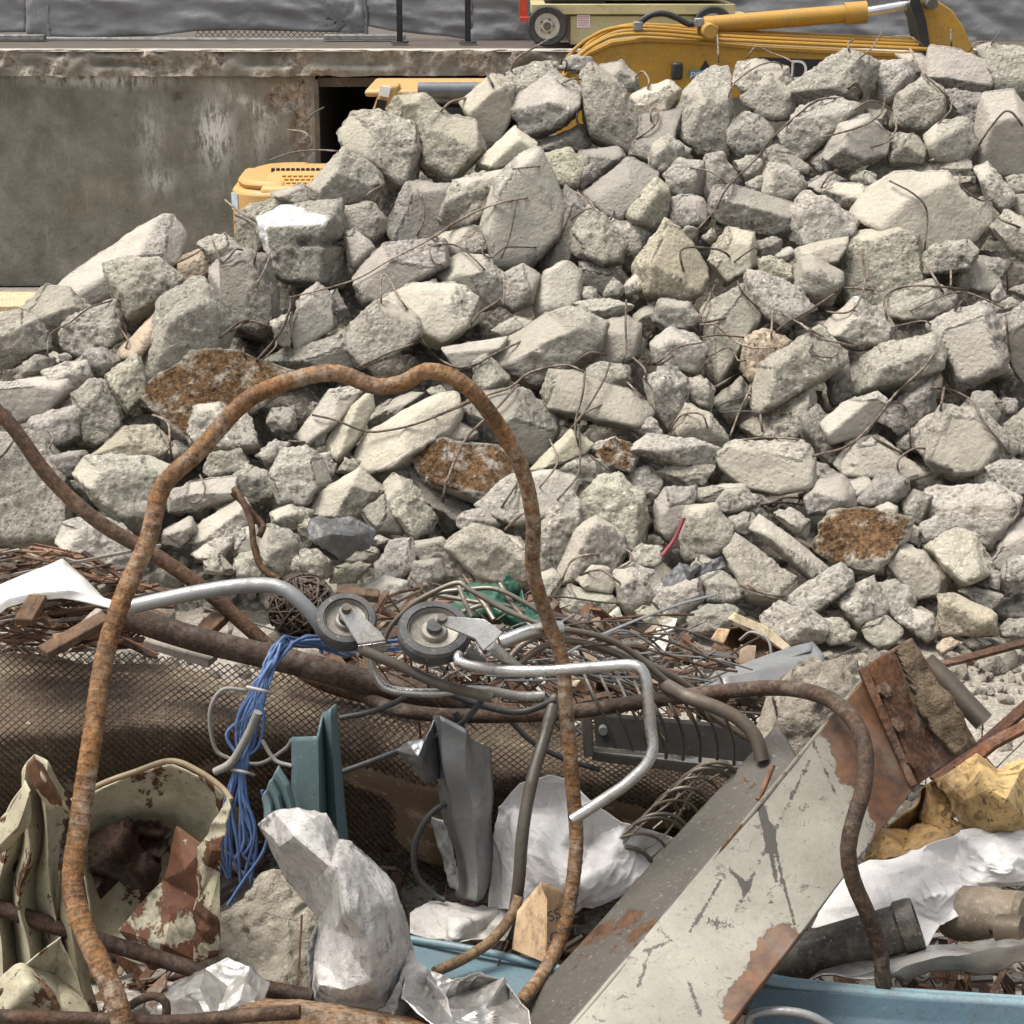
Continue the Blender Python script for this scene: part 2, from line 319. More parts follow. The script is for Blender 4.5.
# ------------------------------------------------------------------ the heap: each chunk's outline in tile pixels, then flags
TILES = [
((0,190,4), """
285,360 330,320 620,125 660,125 705,205 680,290 560,330 340,465|bs#slab
425,300 490,265 640,290 715,355 690,410 560,510 500,540 470,450|g#wedge
110,480 200,400 260,405 350,480 270,560 255,640 190,600 150,520|b
255,560 290,510 430,450 470,455 490,580 400,640 290,650 255,620
-60,515 0,505 90,490 150,520 190,600 185,640 60,700 -60,725
90,680 150,665 230,675 190,720 100,745
290,665 340,640 430,640 470,680 440,730 370,770
170,725 270,690 330,690 365,740 340,790 260,820
-50,795 60,765 270,745 290,800 190,890 70,925 -50,890|s#flatleft
430,745 545,660 580,670 580,800 500,895 450,820|g
300,820 360,775 420,770 480,870 470,950 380,1020 320,1000
120,925 190,885 300,870 325,900 320,980 260,1010 130,1010
690,310 740,255 800,250 860,310 740,390 700,400|bo
800,220 830,195 900,180 970,240 960,270 860,300|p
650,450 800,350 860,420 930,540 880,670 780,690 600,780 580,690|#greyblock
480,640 590,560 650,470 640,570 580,660 500,680|o
860,330 960,260 1060,290 1090,420 1040,570 960,550 880,440|dsb
575,800 780,665 940,660 1170,740 1000,880 750,1005|n#hollow
235,660 265,650 285,665 275,685 240,685
"""),
((0,400,4), """
-80,175 60,150 130,150 240,240 270,400 210,590 100,580 -80,545|#leftboulder
200,220 330,205 355,235 330,310 250,310|d
380,230 500,110 610,110 680,180 620,240 520,265 400,260|y
315,300 360,240 480,230 570,225 690,280 640,430 590,520 470,480 380,400|#midleft
630,240 700,165 780,180 770,230 690,290|b
820,290 850,215 960,200 1020,240 990,290 860,310
690,370 760,330 930,310 940,380 880,430 690,445
240,560 270,480 360,450 470,500 570,590 480,640 390,660 290,630
230,470 330,445 350,460 260,530|b
660,520 760,465 780,530 720,580 650,570|s
400,650 480,600 560,600 530,680 420,690
755,560 820,480 960,400 1010,470 940,570 800,580
770,620 830,570 930,550 920,620 830,640|p
820,650 880,615 940,680 930,710 830,690
930,600 980,510 1024,500 1060,560 1010,620|s
935,660 960,615 1030,610 1050,700 980,715
760,130 790,30 880,20 1000,80 1024,200 900,215 770,180|#speckled
490,105 530,70 610,60 630,100 520,115|b
280,335 340,320 390,400 330,420|b
430,690 520,640 560,720 480,740|b
"""),
((230,50,4), """
450,340 500,265 600,255 730,310 760,420 750,520 650,550 590,510 570,470 480,410|#bighead
765,260 850,260 970,290 1000,400 870,545 770,530 750,420|g#pillar
630,240 680,195 770,185 850,250 760,330 700,300|bgs
330,540 460,390 580,480 600,540 510,610 390,615 340,590
130,690 240,640 430,620 460,780 440,930 240,920 180,880|w#white
420,640 560,610 620,680 610,770 530,760 450,720|d
170,570 330,530 340,600 260,625 190,600
650,700 720,560 870,560 860,700 840,780 680,775|dsb
850,670 890,540 1010,500 1080,560 1040,700 900,720
850,740 1020,700 1000,790 900,830 860,800|b
455,740 500,720 580,790 500,880 470,840|s
510,910 620,780 840,770 860,880 720,960 600,1010 540,1000|s#broadleft
30,660 130,620 180,600 260,600 250,640 140,690 110,800 40,780|gb
-20,860 90,820 110,900 180,960 190,1080 120,1130 -20,1080|ds
"""),
((230,250,4), """
245,330 285,190 350,135 395,180 420,300 270,385|s#cube
170,290 250,250 250,330 240,380 190,370
390,180 430,160 480,270 420,290
480,310 590,215 740,260 755,340 660,410 520,470 480,400|#craggy
600,220 740,140 900,140 975,200 975,290 830,380 750,340|sp#table
140,450 250,400 430,340 520,440 480,470 300,480 190,500|bs
270,740 400,560 530,560 440,640 390,740 330,780|s
395,760 470,640 560,570 570,640 510,760 440,840 390,800|gs#greenface
330,720 390,710 380,780 330,790
150,690 170,640 250,630 260,720 180,740|d
520,800 570,720 830,590 890,590 905,680 860,780 740,855 590,830 540,895|sp#smooth
560,640 700,580 760,580 640,680 570,700|b
780,560 840,540 860,570 820,590
880,730 920,690 990,730 960,760 880,770|s
110,820 180,760 260,790 230,810 160,870
430,890 460,830 520,850 500,890
350,820 400,810 430,870 400,930
560,920 640,850 730,850 740,940 640,910|b
"""),
((230,440,4), """
20,130 70,95 140,125 180,170 180,225 100,255 30,210
170,140 220,50 300,30 360,80 390,170 340,250 270,265 200,245|#lowround
170,290 240,260 325,285 310,330 240,380 180,330
270,340 320,315 330,400 300,430
125,420 150,350 240,370 295,440 260,520 200,535 140,490
10,420 80,350 110,400 100,450 30,460|b
20,480 90,445 140,500 130,550 40,550
290,450 350,440 400,490 390,550 320,560 280,500
245,500 265,455 295,470 290,530 250,525|p
335,290 380,210 520,120 600,200 590,260 520,320 440,290|p
460,450 500,410 590,430 590,490 480,490|s
400,570 430,510 520,490 560,500 500,570|g
590,490 640,410 720,400 745,460 710,540 650,580 590,560
710,570 730,490 830,480 850,540 740,610|d
730,410 850,390 900,440 980,540 850,540 760,470|d
550,395 600,380 640,400 590,435
530,290 620,230 690,330 690,380 580,370|ds
610,170 650,140 720,160 810,300 800,350 720,390 660,310|s#leaning
720,110 800,150 970,250 980,280 870,350 800,290|dsb
500,620 620,550 700,570 735,640 690,700 600,680
330,560 420,560 440,640 380,680 320,620|b
150,580 220,560 280,600 250,680 150,660|b
"""),
((430,40,4), """
130,250 250,150 330,140 340,260 270,390 200,390 150,290|sp#twoface
330,130 470,90 520,100 500,180 340,230|b
320,250 510,120 610,150 600,270 450,420 380,370|#bigtop
520,80 560,60 640,70 680,120 620,140 530,120
615,150 650,110 740,170 820,290 820,420 770,445 640,380 610,250|#tall
690,110 770,95 820,140 830,200 760,190|b
810,220 950,160 1000,200 970,300 830,300|ps
820,320 980,300 970,400 880,490 780,440|bd
450,410 590,340 640,400 600,445 480,440|b
150,530 330,360 420,420 400,460 300,510 160,550|sp
450,450 540,430 620,490 580,590 500,580 450,520|g#greenstone
610,450 740,440 770,480 670,560 600,540|bd
590,530 660,490 665,560 600,600|d
630,610 790,480 900,540 890,570 770,720 700,690|ds#darkslab
790,680 900,560 950,600 950,720 870,770 800,720|g
50,690 100,570 250,540 290,530 250,640 200,720 60,750
80,780 230,740 250,830 150,860 100,830|b
220,740 270,570 350,480 440,460 525,660 510,780 380,900 250,910|s#bigdark
540,620 640,680 590,760 570,880 440,930 500,800|bsd
575,770 640,670 690,670 780,800 760,880 650,915 580,850|#helmet
730,730 830,740 880,780 860,870 790,910 780,810|b
880,430 930,385 1010,430 1000,490 930,560 890,510
"""),
((430,250,4), """
300,100 370,70 430,110 410,210 330,250 290,210
20,100 130,20 220,30 330,150 300,200 180,240 60,140|s#roof
610,60 720,70 760,140 700,180 620,130|bsd
430,180 460,90 540,50 600,90 600,190 550,240 430,260|s#tombstone
600,160 620,135 690,180 690,205 620,200
700,150 740,110 775,150 760,190 700,195
240,400 470,260 600,230 690,300 650,420 440,540 330,490|#longslab
170,450 230,420 320,510 260,580 180,540
60,390 300,350 280,400 180,450 120,480|s
250,320 340,265 425,290 300,350
580,215 640,200 800,190 790,240 680,290
650,440 690,300 790,270 840,300 830,420 740,460|s
620,470 680,450 790,470 800,530 720,565 640,540|e#orangerim
465,570 500,490 600,500 800,570 870,640 800,710 640,680 500,650|s#grooved
620,770 700,740 840,790 820,830 800,880 680,850|n
-60,830 60,765 250,790 330,880 200,1010 0,930|n#soiltop
110,640 220,580 370,560 470,640 490,720 420,850 330,830 180,750|ds#darkslope
75,750 100,690 190,720 190,760 110,770|d
400,880 560,720 650,780 600,830 540,850 470,880|gs
510,880 590,820 680,840 720,900 640,930 540,920
370,930 440,880 560,900 600,930 480,1020 430,990|s
"""),
((430,440,4), """
210,260 330,150 480,130 570,160 560,220 440,330 380,350 280,310|s#behindbar
100,330 150,280 250,280 290,330 250,360 110,350
70,430 180,345 260,370 390,460 390,570 320,580 190,540|p#palelow
260,370 380,390 390,450 330,450|p
440,340 530,220 600,190 600,330 530,450 520,510 440,510
575,260 680,160 760,150 850,220 870,350 830,440 720,420 600,330|g#bigball
760,140 860,110 920,160 900,290 860,350 850,220|b
520,510 580,370 660,320 750,380 775,440 740,520 600,560 540,570|#egg
800,460 850,420 920,425 920,490 880,515 810,500
590,560 650,500 710,510 745,570 720,610 630,600|s
490,600 560,580 720,620 735,650 680,730 590,710 500,650|#lowblock
740,530 800,505 900,530 930,590 890,650 800,700 750,640
430,540 490,520 530,560 480,650 410,640
"""),
((620,40,4), """
212,350 262,215 362,118 430,130 420,250 450,440 430,475 320,465|#shoulder
400,100 560,95 650,120 690,200 680,270 590,270 500,200|b
500,230 600,150 680,210 690,300 560,310|b
420,350 500,295 560,310 610,370 580,440 490,460 440,420
680,190 890,45 1010,100 1000,200 930,245 720,260|#gable
650,370 720,280 850,240 940,270 900,340 830,420 750,480 680,450
120,450 190,385 280,440 250,480 170,560 130,510
180,540 230,480 330,490 330,630 250,610 190,620
320,560 340,470 410,455 490,590 400,590 350,640
460,490 520,465 570,480 560,540 500,570
500,570 570,540 590,600 520,610
570,460 620,415 700,460 750,500 740,530 600,500|d
560,590 600,500 750,540 740,590 670,655 580,630|#muffin
360,640 390,590 480,600 680,660 680,760 590,790 440,750 360,690|d#loaf
190,650 240,610 330,640 360,680 340,740 240,760 200,720
675,690 740,610 830,640 940,720 920,780 740,825 680,790|#fist
785,600 850,570 960,580 980,640 930,690 860,650|p
750,580 830,530 890,560 790,600|d
920,570 980,525 1024,550 1000,620 960,590
945,700 1000,630 1040,640 1035,745 950,750|p
235,770 260,740 310,760 300,800 250,800
330,790 370,755 390,790 360,820
355,880 430,750 525,780 550,900 420,980 390,930|sp#palesquare
545,810 600,790 645,800 640,850 570,870|d
620,860 680,825 690,860 660,900
555,880 610,865 680,910 695,960 640,980 570,970|g
670,860 720,830 900,790 890,840 860,890 700,920|s
70,900 180,740 250,790 345,920 320,1010 240,1050 120,1030 80,1000|y#bulge
20,980 110,890 90,1000 30,1020|ps
750,480 830,440 860,500 800,540|bd
"""),
((620,240,4), """
700,180 720,70 770,60 880,130 885,180 830,265 730,230|#crust
140,330 145,240 270,250 315,310 290,350 180,365
130,420 200,355 290,370 335,440 320,520 270,530 150,490
340,300 480,215 540,330 500,380 430,550 380,580 310,520|sb#wireslab
480,190 510,125 600,150 700,190 770,270 640,355 560,300
105,560 180,500 270,560 270,640 180,765 130,680|#pitted
270,560 330,545 375,600 360,690 280,640
500,400 570,360 680,410 590,490 540,570 490,520|o
520,640 560,510 780,365 880,460 880,500 720,620 560,700|#torpedo
450,800 500,740 690,610 760,600 750,720 700,790|bp
220,740 270,660 350,690 420,780 410,840 220,780|p
65,830 120,780 300,800 400,840 400,900 80,890|#plank
160,930 200,910 400,905 460,970 190,980|
400,860 470,800 700,790 755,850 765,980 620,1010 490,990 420,920|sp#bigsquare
740,700 800,680 880,800 870,900 820,890 730,780|bd
750,870 840,930 870,940 770,990|bd
50,750 130,700 170,780 80,780
60,300 140,250 140,350 100,380 60,340|b
700,340 830,330 850,390 720,400|b
380,640 480,560 520,640 440,720|bd
"""),
((620,430,4), """
150,290 190,235 300,225 305,260 250,370 200,440 150,400|s
310,230 490,215 500,240 400,290 310,300|s
385,290 420,240 500,235 555,280 520,320 430,335|d
240,420 270,320 380,305 450,380 440,460 370,500 270,510|#cracked
440,350 520,330 560,370 500,420 450,410
525,400 570,345 830,550 750,600|t#timbered
430,500 480,435 690,590 690,640 620,700 530,690 500,620|#seal
110,650 190,610 310,590 330,680 250,760 180,750
310,590 400,570 480,610 500,680 420,700 330,690
275,740 350,700 480,705 440,770 390,810 280,810
640,690 880,535 930,580 920,620 790,730 700,700|#arrow
565,750 640,690 760,720 820,770 800,840 690,865 590,800
820,760 890,755 940,810 930,840 830,860
275,550 320,500 370,520 360,580
620,340 680,315 760,360 740,440 680,400
480,700 600,710 560,760 500,720|bd
"""),
((800,30,4.571), """
340,200 360,150 470,140 510,210 430,330 330,300
430,120 530,110 580,140 560,220 520,200 480,140|b
580,210 600,75 720,90 880,170 880,240 790,290 600,240|sk#capstone
820,90 870,70 1070,110 1070,300 900,290 890,180|k
425,440 450,300 560,230 640,270 660,400 560,470|#mitre
660,290 820,300 850,520 800,500 690,400|bdd
835,310 960,300 1070,440 1070,660 900,650 790,590 860,470|s#rightblock
120,580 180,430 310,400 410,490 380,570 230,650|s#skew
575,480 650,420 760,410 805,530 740,590 610,590|#bread
400,560 430,480 510,475 570,540 560,610 430,620
320,630 400,580 430,620 360,690|b
430,640 720,590 790,640 760,700 600,760|pwb
255,850 330,730 430,670 650,665 820,890 770,950 560,1010 430,890|sp#broadslab
760,770 850,800 885,860 810,1020 770,960|b
800,640 860,615 990,770 930,830 860,770
880,900 940,830 1060,890 1060,1020 960,1000
950,680 1050,660 1050,740 980,760|b
230,680 300,645 350,690 300,740
30,700 130,655 200,690 80,740|b
260,360 390,370 410,430 380,440 300,400|b
940,770 1060,760 1060,880 1000,870|bd
"""),
((800,240,4.571), """
175,110 230,-10 420,-35 500,10 530,190 330,310 190,260|gb#greenbase
130,380 250,270 310,320 410,370 410,460 270,500 160,450|pW#whitetop
525,110 620,20 750,0 800,50 760,140 560,160
690,180 800,100 900,190 860,240 760,220|b
350,320 460,240 590,190 700,260 690,320 590,370 420,370|#sausage
205,560 280,500 590,435 640,520 630,590 230,720|#brick
600,400 680,350 850,290 940,500 920,590 720,680 660,600|S#stained
860,290 960,265 1000,300 880,340|b
880,370 1024,300 1080,300 1080,700 990,600|s
370,820 400,760 580,660 590,780 450,900|bd
740,770 800,690 880,690 930,780 900,860 840,820|d
450,910 580,810 640,830 550,960 480,950|b
550,930 660,770 830,800 980,960 880,1030 800,1080 700,1090 620,1050|S#anvil
940,850 1024,780 1080,780 1080,980 990,990
870,250 910,200 940,260 890,290
960,230 1050,200 1050,280|b
20,850 80,780 150,830 140,950 60,960|bd
920,720 990,740 980,800 930,800|bd
110,830 220,740 340,700 390,750 290,880 150,920|s#barrel
120,640 210,560 230,720 150,750|bd
820,80 960,100 900,190 830,150|bd
"""),
((800,440,4.571), """
35,260 90,190 180,165 240,230 250,310 140,330 50,340|s
210,200 290,180 330,200 270,310 240,300|b
270,280 360,170 490,180 500,230 430,290 320,310|d
310,330 400,285 440,310 440,370 380,370|s
500,320 620,220 880,205 985,270 940,390 850,490 700,400 560,350|#hippo
450,300 520,230 600,260 550,370 520,390|
775,200 830,130 960,100 1080,100 1080,240 950,250 880,205
865,530 950,410 1080,330 1080,540 920,600|s
550,400 630,340 700,400 640,440 570,470
460,420 510,385 550,410 550,500 480,470
580,490 720,410 790,440 880,590 850,620 740,675 660,590|p#nugget
80,490 140,340 300,330 490,370 470,450 360,600 250,600 110,520|n#soilcap
400,560 470,480 570,520 670,620 650,700 530,720|S#saddle
360,660 430,640 520,700 520,780 440,825 390,760
155,720 330,630 395,780 280,840 270,880 190,790|p#whitewedge
290,860 390,805 470,880 440,920 370,955 310,910|s
440,820 510,770 600,800 630,890 580,920 540,880
630,860 640,720 710,710 880,800 880,890 740,900 650,900|y#cornerstone
730,690 800,670 910,710 870,790 800,750|d
920,640 950,550 1080,520 1080,700 920,700
800,660 880,600 915,610 900,690|d
910,850 950,820 1080,810 1080,890 920,900
630,940 690,905 740,930 650,980|o
750,920 800,890 870,930 800,960
880,740 1080,710 1080,800 920,820|b
540,760 620,760 620,810 560,790|b
185,110 240,10 350,0 540,150 430,180 230,170|bs
"""),
]
LAND = {   # tag: (label, short phrase used by its neighbours)
'slab': ("long pale slab tilted up beside the stained wall at the heap's left end", "tilted slab by the wall"),
'wedge': ("greenish wedge-shaped concrete chunk leaning against the long tilted slab", "greenish wedge"),
'flatleft': ("flat-topped grey slab sticking out at the left edge above the rusty pipe tip", "flat slab at the left edge"),
'greyblock': ("big grey broken block with a squared face above the hollow brown slab", "block above the hollow brown slab"),
'hollow': ("hollow broken slab with dark brown soil inside, behind the top of the rusty arch", "hollow brown slab"),
'leftboulder': ("largest grey boulder at the left edge behind the rusty pipe", "big boulder at the left edge"),
'midleft': ("lumpy boulder between the rusty pipe and the tall ribbed rusty bar", "lumpy boulder by the rusty arch"),
'speckled': ("speckled grey boulder half hidden by the rusty arch under the hollow brown slab", "speckled boulder under the arch"),
'bighead': ("big rough rounded boulder below the dark wall opening", "rounded boulder below the wall opening"),
'pillar': ("upright squared chunk with a pale smooth front, below the yellow cab roof", "upright squared chunk"),
'white': ("block with bright white painted left end and a dark step across it", "white-painted block"),
'broadleft': ("broad pale slab right of the white-painted block with wires across it", "broad slab by the white block"),
'cube': ("neat cube-like block standing below the white-painted block", "cube-like block"),
'craggy': ("craggy pointed boulder above the dip in the rusty arch", "craggy boulder above the arch"),
'table': ("pale table-topped block above the rusty arch with a straight broken edge", "table-topped block"),
'greenface': ("narrow upright slab with pale green face hanging under the rusty arch", "green-faced slab"),
'smooth': ("smooth pale five-sided slab inside the curve of the rusty arch", "smooth pale slab inside the arch"),
'lowround': ("rounded boulder under the arch, left of the dark crumpled sheet", "rounded boulder under the arch"),
'leaning': ("leaning oblong block below the flat soil-topped slab", "leaning oblong block"),
'twoface': ("block with bright cream left faces beside the yellow cab at the skyline", "cream-faced block on the skyline"),
'bigtop': ("big dark-fronted boulder with a white crest on the skyline", "white-crested boulder"),
'tall': ("tall squared chunk in front of the yellow excavator boom's lower end", "tall squared chunk"),
'greenstone': ("small chunk with a pale green top below the tall squared chunk", "green-topped stone"),
'darkslab': ("dark smooth slab wedged in the shadow below the tall squared chunk", "dark wedged slab"),
'bigdark': ("large smooth-faced boulder with a dark undercut and a hanging wire", "large undercut boulder"),
'helmet': ("helmet-shaped pale stone with a groove, right of the undercut boulder", "helmet-shaped stone"),
'roof': ("roof-shaped pale chunk with a rusty wire bent over it", "roof-shaped chunk"),
'tombstone': ("upright tombstone-shaped chunk with a crack across its middle", "tombstone-shaped chunk"),
'longslab': ("long thick slab with a bright rough top and shaded front, right of the arch", "long thick slab"),
'orangerim': ("small block with an orange brick-coloured upper rim", "orange-rimmed block"),
'grooved': ("broad grooved block with a smooth face below the orange-rimmed block", "grooved block"),
'soiltop': ("flat slab topped with rusty brown soil inside the curve of the arch", "flat soil-topped slab"),
'darkslope': ("dark smooth sloping slab behind the right leg of the rusty arch", "dark sloping slab"),
'behindbar': ("smooth grey slab behind the right leg of the rusty arch at mid height", "smooth slab behind the arch leg"),
'palelow': ("pale cream boulder just left of the arch's right leg near its foot", "cream boulder near the arch leg"),
'bigball': ("big round boulder with a smooth yellowish patch, right of the arch", "big round boulder"),
'egg': ("egg-shaped boulder leaning against the big round boulder", "egg-shaped boulder"),
'lowblock': ("wide low block at the heap's foot right of the arch leg", "wide low block at the foot"),
'shoulder': ("tall shouldered boulder in front of the excavator's black triangle mark", "tall shouldered boulder"),
'gable': ("gable-shaped boulder on the skyline under the boom's hose lines", "gable-shaped boulder"),
'muffin': ("pale muffin-shaped stone sitting on the long dark loaf-shaped block", "muffin-shaped stone"),
'loaf': ("long dark loaf-shaped block in the upper middle of the heap", "loaf-shaped block"),
'fist': ("fist-shaped angular boulder right of the loaf-shaped block", "fist-shaped boulder"),
'palesquare': ("chunk with a smooth cream square face tilted to the left", "cream square-faced chunk"),
'bulge': ("big bulging boulder with a flat left facet and a rusty wire on it", "big bulging boulder"),
'crust': ("crusty upright boulder beside the green-stained base slab", "crusty upright boulder"),
'wireslab': ("pale slanting slab crossed by many bent wires", "slab crossed by wires"),
'pitted': ("pitted boulder full of holes, left of the wire-crossed slab", "pitted boulder"),
'torpedo': ("long rounded block tilted up to the right in the middle right", "tilted rounded block"),
'plank': ("long low bar-shaped chunk lying level left of the large squared block", "long level chunk"),
'bigsquare': ("large pale squared block with a smooth front in the lower middle right", "large squared block"),
'cracked': ("cracked round boulder left of the timber-edged slab", "cracked round boulder"),
'timbered': ("narrow slab with a pale timber strip along its upper edge", "timber-edged slab"),
'seal': ("smooth rounded boulder lying under the timber-edged slab", "boulder under the timber-edged slab"),
'arrow': ("arrow-shaped chunk pointing up right, below the soil-capped chunk", "arrow-shaped chunk"),
'capstone': ("flat-topped layered block on the skyline at the far right", "flat-topped block on the skyline"),
'mitre': ("mitre-shaped boulder below the flat-topped skyline block", "mitre-shaped boulder"),
'rightblock': ("huge block with a smooth shaded front at the right edge", "huge block at the right edge"),
'skew': ("skewed smooth-faced boulder crossed by a long wire near the top right", "skewed boulder crossed by wire"),
'bread': ("bread-shaped pale block right of centre below the mitre-shaped boulder", "bread-shaped block"),
'broadslab': ("broadest pale slab of the heap with a curved crack and a long hanging wire", "broadest pale slab"),
'greenbase': ("large upright block with a green stain on its lower front", "green-stained block"),
'whitetop': ("block with a bright white top facet above the brick-shaped block", "white-topped block"),
'sausage': ("long rounded chunk with wires looped over it, left of the stained block", "long wire-looped chunk"),
'brick': ("long brick-shaped block lying at a slight slope above dark gaps", "brick-shaped block"),
'stained': ("square block with a dark grey stain on its face at the right", "dark-stained block"),
'anvil': ("broad block with a dark patch, crossed by a rusty wire near the right edge", "broad dark-patched block"),
'barrel': ("short barrel-shaped chunk under the brick-shaped block", "barrel-shaped chunk"),
'hippo': ("massive long boulder with a shaded belly in the lower right", "massive long boulder"),
'nugget': ("pale nugget-shaped boulder with a clean rounded top in the lower right", "pale nugget-shaped boulder"),
'soilcap': ("jagged chunk capped with brown soil in the lower right", "soil-capped chunk"),
'saddle': ("smooth oval slab with a grey stain below the soil-capped chunk", "smooth oval slab"),
'whitewedge': ("bright white-dusted wedge just above the end of the painted steel beam", "white-dusted wedge"),
'cornerstone': ("wide angular block at the heap's foot beside the steel beam's end", "wide angular foot block"),
}
# ------------------------------------------------------------------ heap geometry
SL, Y0 = .576, 9.8
def heapY(x, y):
    d = ray(x, y); k = d[2]/d[1]; Yh = (H+SL*Y0)/(SL-k)
    return Yh if Yh > Y0 else H/-k
_ICO = {}
def ico(l):
    if l not in _ICO:
        bm = bmesh.new(); bmesh.ops.create_icosphere(bm, subdivisions=l, radius=1.0)
        _ICO[l] = (np.array([v.co for v in bm.verts]), np.array([[v.index for v in f.verts] for f in bm.faces])); bm.free()
    return _ICO[l]
def hull2(P):
    P = sorted(map(tuple, P)); out = []
    for seq in (P, P[::-1]):
        h = []
        for p in seq:
            while len(h) >= 2 and (h[-1][0]-h[-2][0])*(p[1]-h[-2][1])-(h[-1][1]-h[-2][1])*(p[0]-h[-2][0]) <= 0: h.pop()
            h.append(p)
        out += h[:-1]
    return np.array(out)
TINT = {'': (1, 1, 1), 'p': (1.15, 1.14, 1.12), 'd': (.8, .8, .81), 'g': (1.05, 1.06, .98), 'y': (1.04, 1.01, .92), 'o': (1.14, 1.0, .87)}
def rock(polypx, flags, Y, rng, name='concrete_chunk', grow=1.13, parent=None, thick=1.0, lvl=None, mat=None):
    P = np.array(polypx, float); c = P.mean(0)
    hp = hull2(P); c = hp.mean(0)
    e = grow*(1.1 if 'b' in flags else 1.0); hp = c+(hp-c)*e
    C = at(c[0], c[1], Y); f = CAM-C; f /= np.linalg.norm(f)
    r = RT-f*(RT@f); r /= np.linalg.norm(r); u = np.cross(f, r)
    m = mpp(c[0], c[1], Y); q = (hp-c)*m; q[:, 1] *= -1
    q = hull2(q); size = q.max(0)-q.min(0); s = size.mean(); pxs = max(hp.max(0)-hp.min(0))
    T = .55*size.min()+.25*s
    T *= thick*(1.5 if 'n' in flags and 'h' not in flags else 1)
    pl = []                       # normals (right, up, front), offset, flat?, soil?, paint?
    for i in range(len(q)):
        a, b = q[i], q[(i+1) % len(q)]; d = b-a; L = np.hypot(*d)
        if L < 1e-6: continue
        n2 = np.array([d[1], -d[0]])/L
        h2 = n2@a
        up = n2[1]
        if up > .3: t = rng.uniform(.3, .8)
        elif up < -.3: t = rng.uniform(.02, .28)
        else: t = rng.uniform(.05, .5)
        if 'k' in flags and up > .3: t = .95
        if 'n' in flags and up > .3: t = rng.uniform(.95, 1.1)
        n = np.array([n2[0]*cos(t), n2[1]*cos(t), sin(t)]); fl = rng.random() < (.7 if 's' in flags else .35)
        pl.append((n, max(h2, .04*s)*cos(t), fl, 1.0 if ('n' in flags and up > -.05) else 0, 1.0 if ('w' in flags and n2[0] < -.35) or ('W' in flags and up > .25 and n2[0] > -.3) else 0))
        t = rng.uniform(.15, .7)
        pl.append((np.array([n2[0]*cos(t), n2[1]*cos(t), -sin(t)]), max(h2, .04*s)*cos(t), False, 0, 0))
    n = np.array([rng.normal(0, .3), rng.normal(.05, .28), 1.0])
    if 'k' in flags: n = np.array([.1, -.1, 1.0])
    if 'n' in flags: n = np.array([rng.normal(0, .1), -.35 if 'h' not in flags else .3, 1.0])
    n /= np.linalg.norm(n)
    pl.append((n, T*rng.uniform(.36, .52), 's' in flags or 'S' in flags, 1.0 if 'h' in flags else 0, 0))
    pl.append((np.array([0, 0, -1.0]), T*.55, False, 0, 0))
    N = np.array([p[0] for p in pl]); hh = np.array([p[1] for p in pl])
    for k in range(rng.integers(0, 3) if 's' not in flags else rng.integers(0, 2)):      # knocked-off corners
        n = rng.normal(0, 1, 3); n[2] = abs(n[2])*.8+.2; n /= np.linalg.norm(n)
        dn = N@n; ok = dn > .05; sup = (hh[ok]/dn[ok]).min()
        pl.append((n, sup*rng.uniform(.82, .93), False, 0, 0))
    N = np.array([p[0] for p in pl]); hh = np.maximum(np.array([p[1] for p in pl]), .03*s)
    l = lvl or (5 if pxs > 62 else 4 if pxs > 26 else 3)
    D, F = ico(l); D = D*np.array([size[0], size[1], T]); D = D/np.linalg.norm(D, axis=1)[:, None]
    p = rng.uniform(60, 140) if 's' not in flags else rng.uniform(60, 110)
    A = np.maximum(D@N.T, 1e-4)/hh[None]
    mx = A.max(1, keepdims=True); W = (A/mx)**p; S = W.sum(1); rad = 1/(mx[:, 0]*S**(1/p)); W /= S[:, None]
    fl = W@np.array([float(x[2]) for x in pl]); so = W@np.array([x[3] for x in pl], float); pa = W@np.array([x[4] for x in pl], float)
    Pt = D*rad[:, None]; sd = rng.uniform(0, 90)
    k = 1-.78*np.clip(fl, 0, 1)
    amp = min(1.0, s/.45)
    d = vn(Pt, 4.5/min(1, max(s, .2)/.4), sd)*.013*amp+(k)*((np.abs(vn(Pt, 11, sd+3))-.3)*-.02*amp+vn(Pt, 24, sd+5)*.010+vn(Pt, 55, sd+8)*.008)
    chip = np.clip(vn(Pt, 8.5, sd+11)-.38, 0, 1)*-.05*amp*(W.max(1) < .8)*1.0
    d = d+chip
    if 'w' in flags: d = d-.07*(np.abs(Pt[:, 1]-.02) < .022)*(Pt[:, 0] > -.05)
    Pt = Pt*(1.02)+D*d[:, None]
    V = C+Pt[:, :1]*r+Pt[:, 1:2]*u+Pt[:, 2:]*f
    t = np.array([1., 1, 1])
    for ch in 'pdgyo':
        if ch in flags.split('#')[0]: t = t*np.array(TINT[ch])
    t = t*rng.uniform(.87, 1.12)*np.array([1, rng.uniform(.985, 1.01), rng.uniform(.95, 1.02)])
    o = mk(name, V, F, mat or M_CONC, parent, attrs={'flat': fl, 'soil': so, 'paint': pa}, color=tuple(t))
    return o, c, pxs, hp, (r, u, f)
ROCKS = []; rr = np.random.default_rng(5)
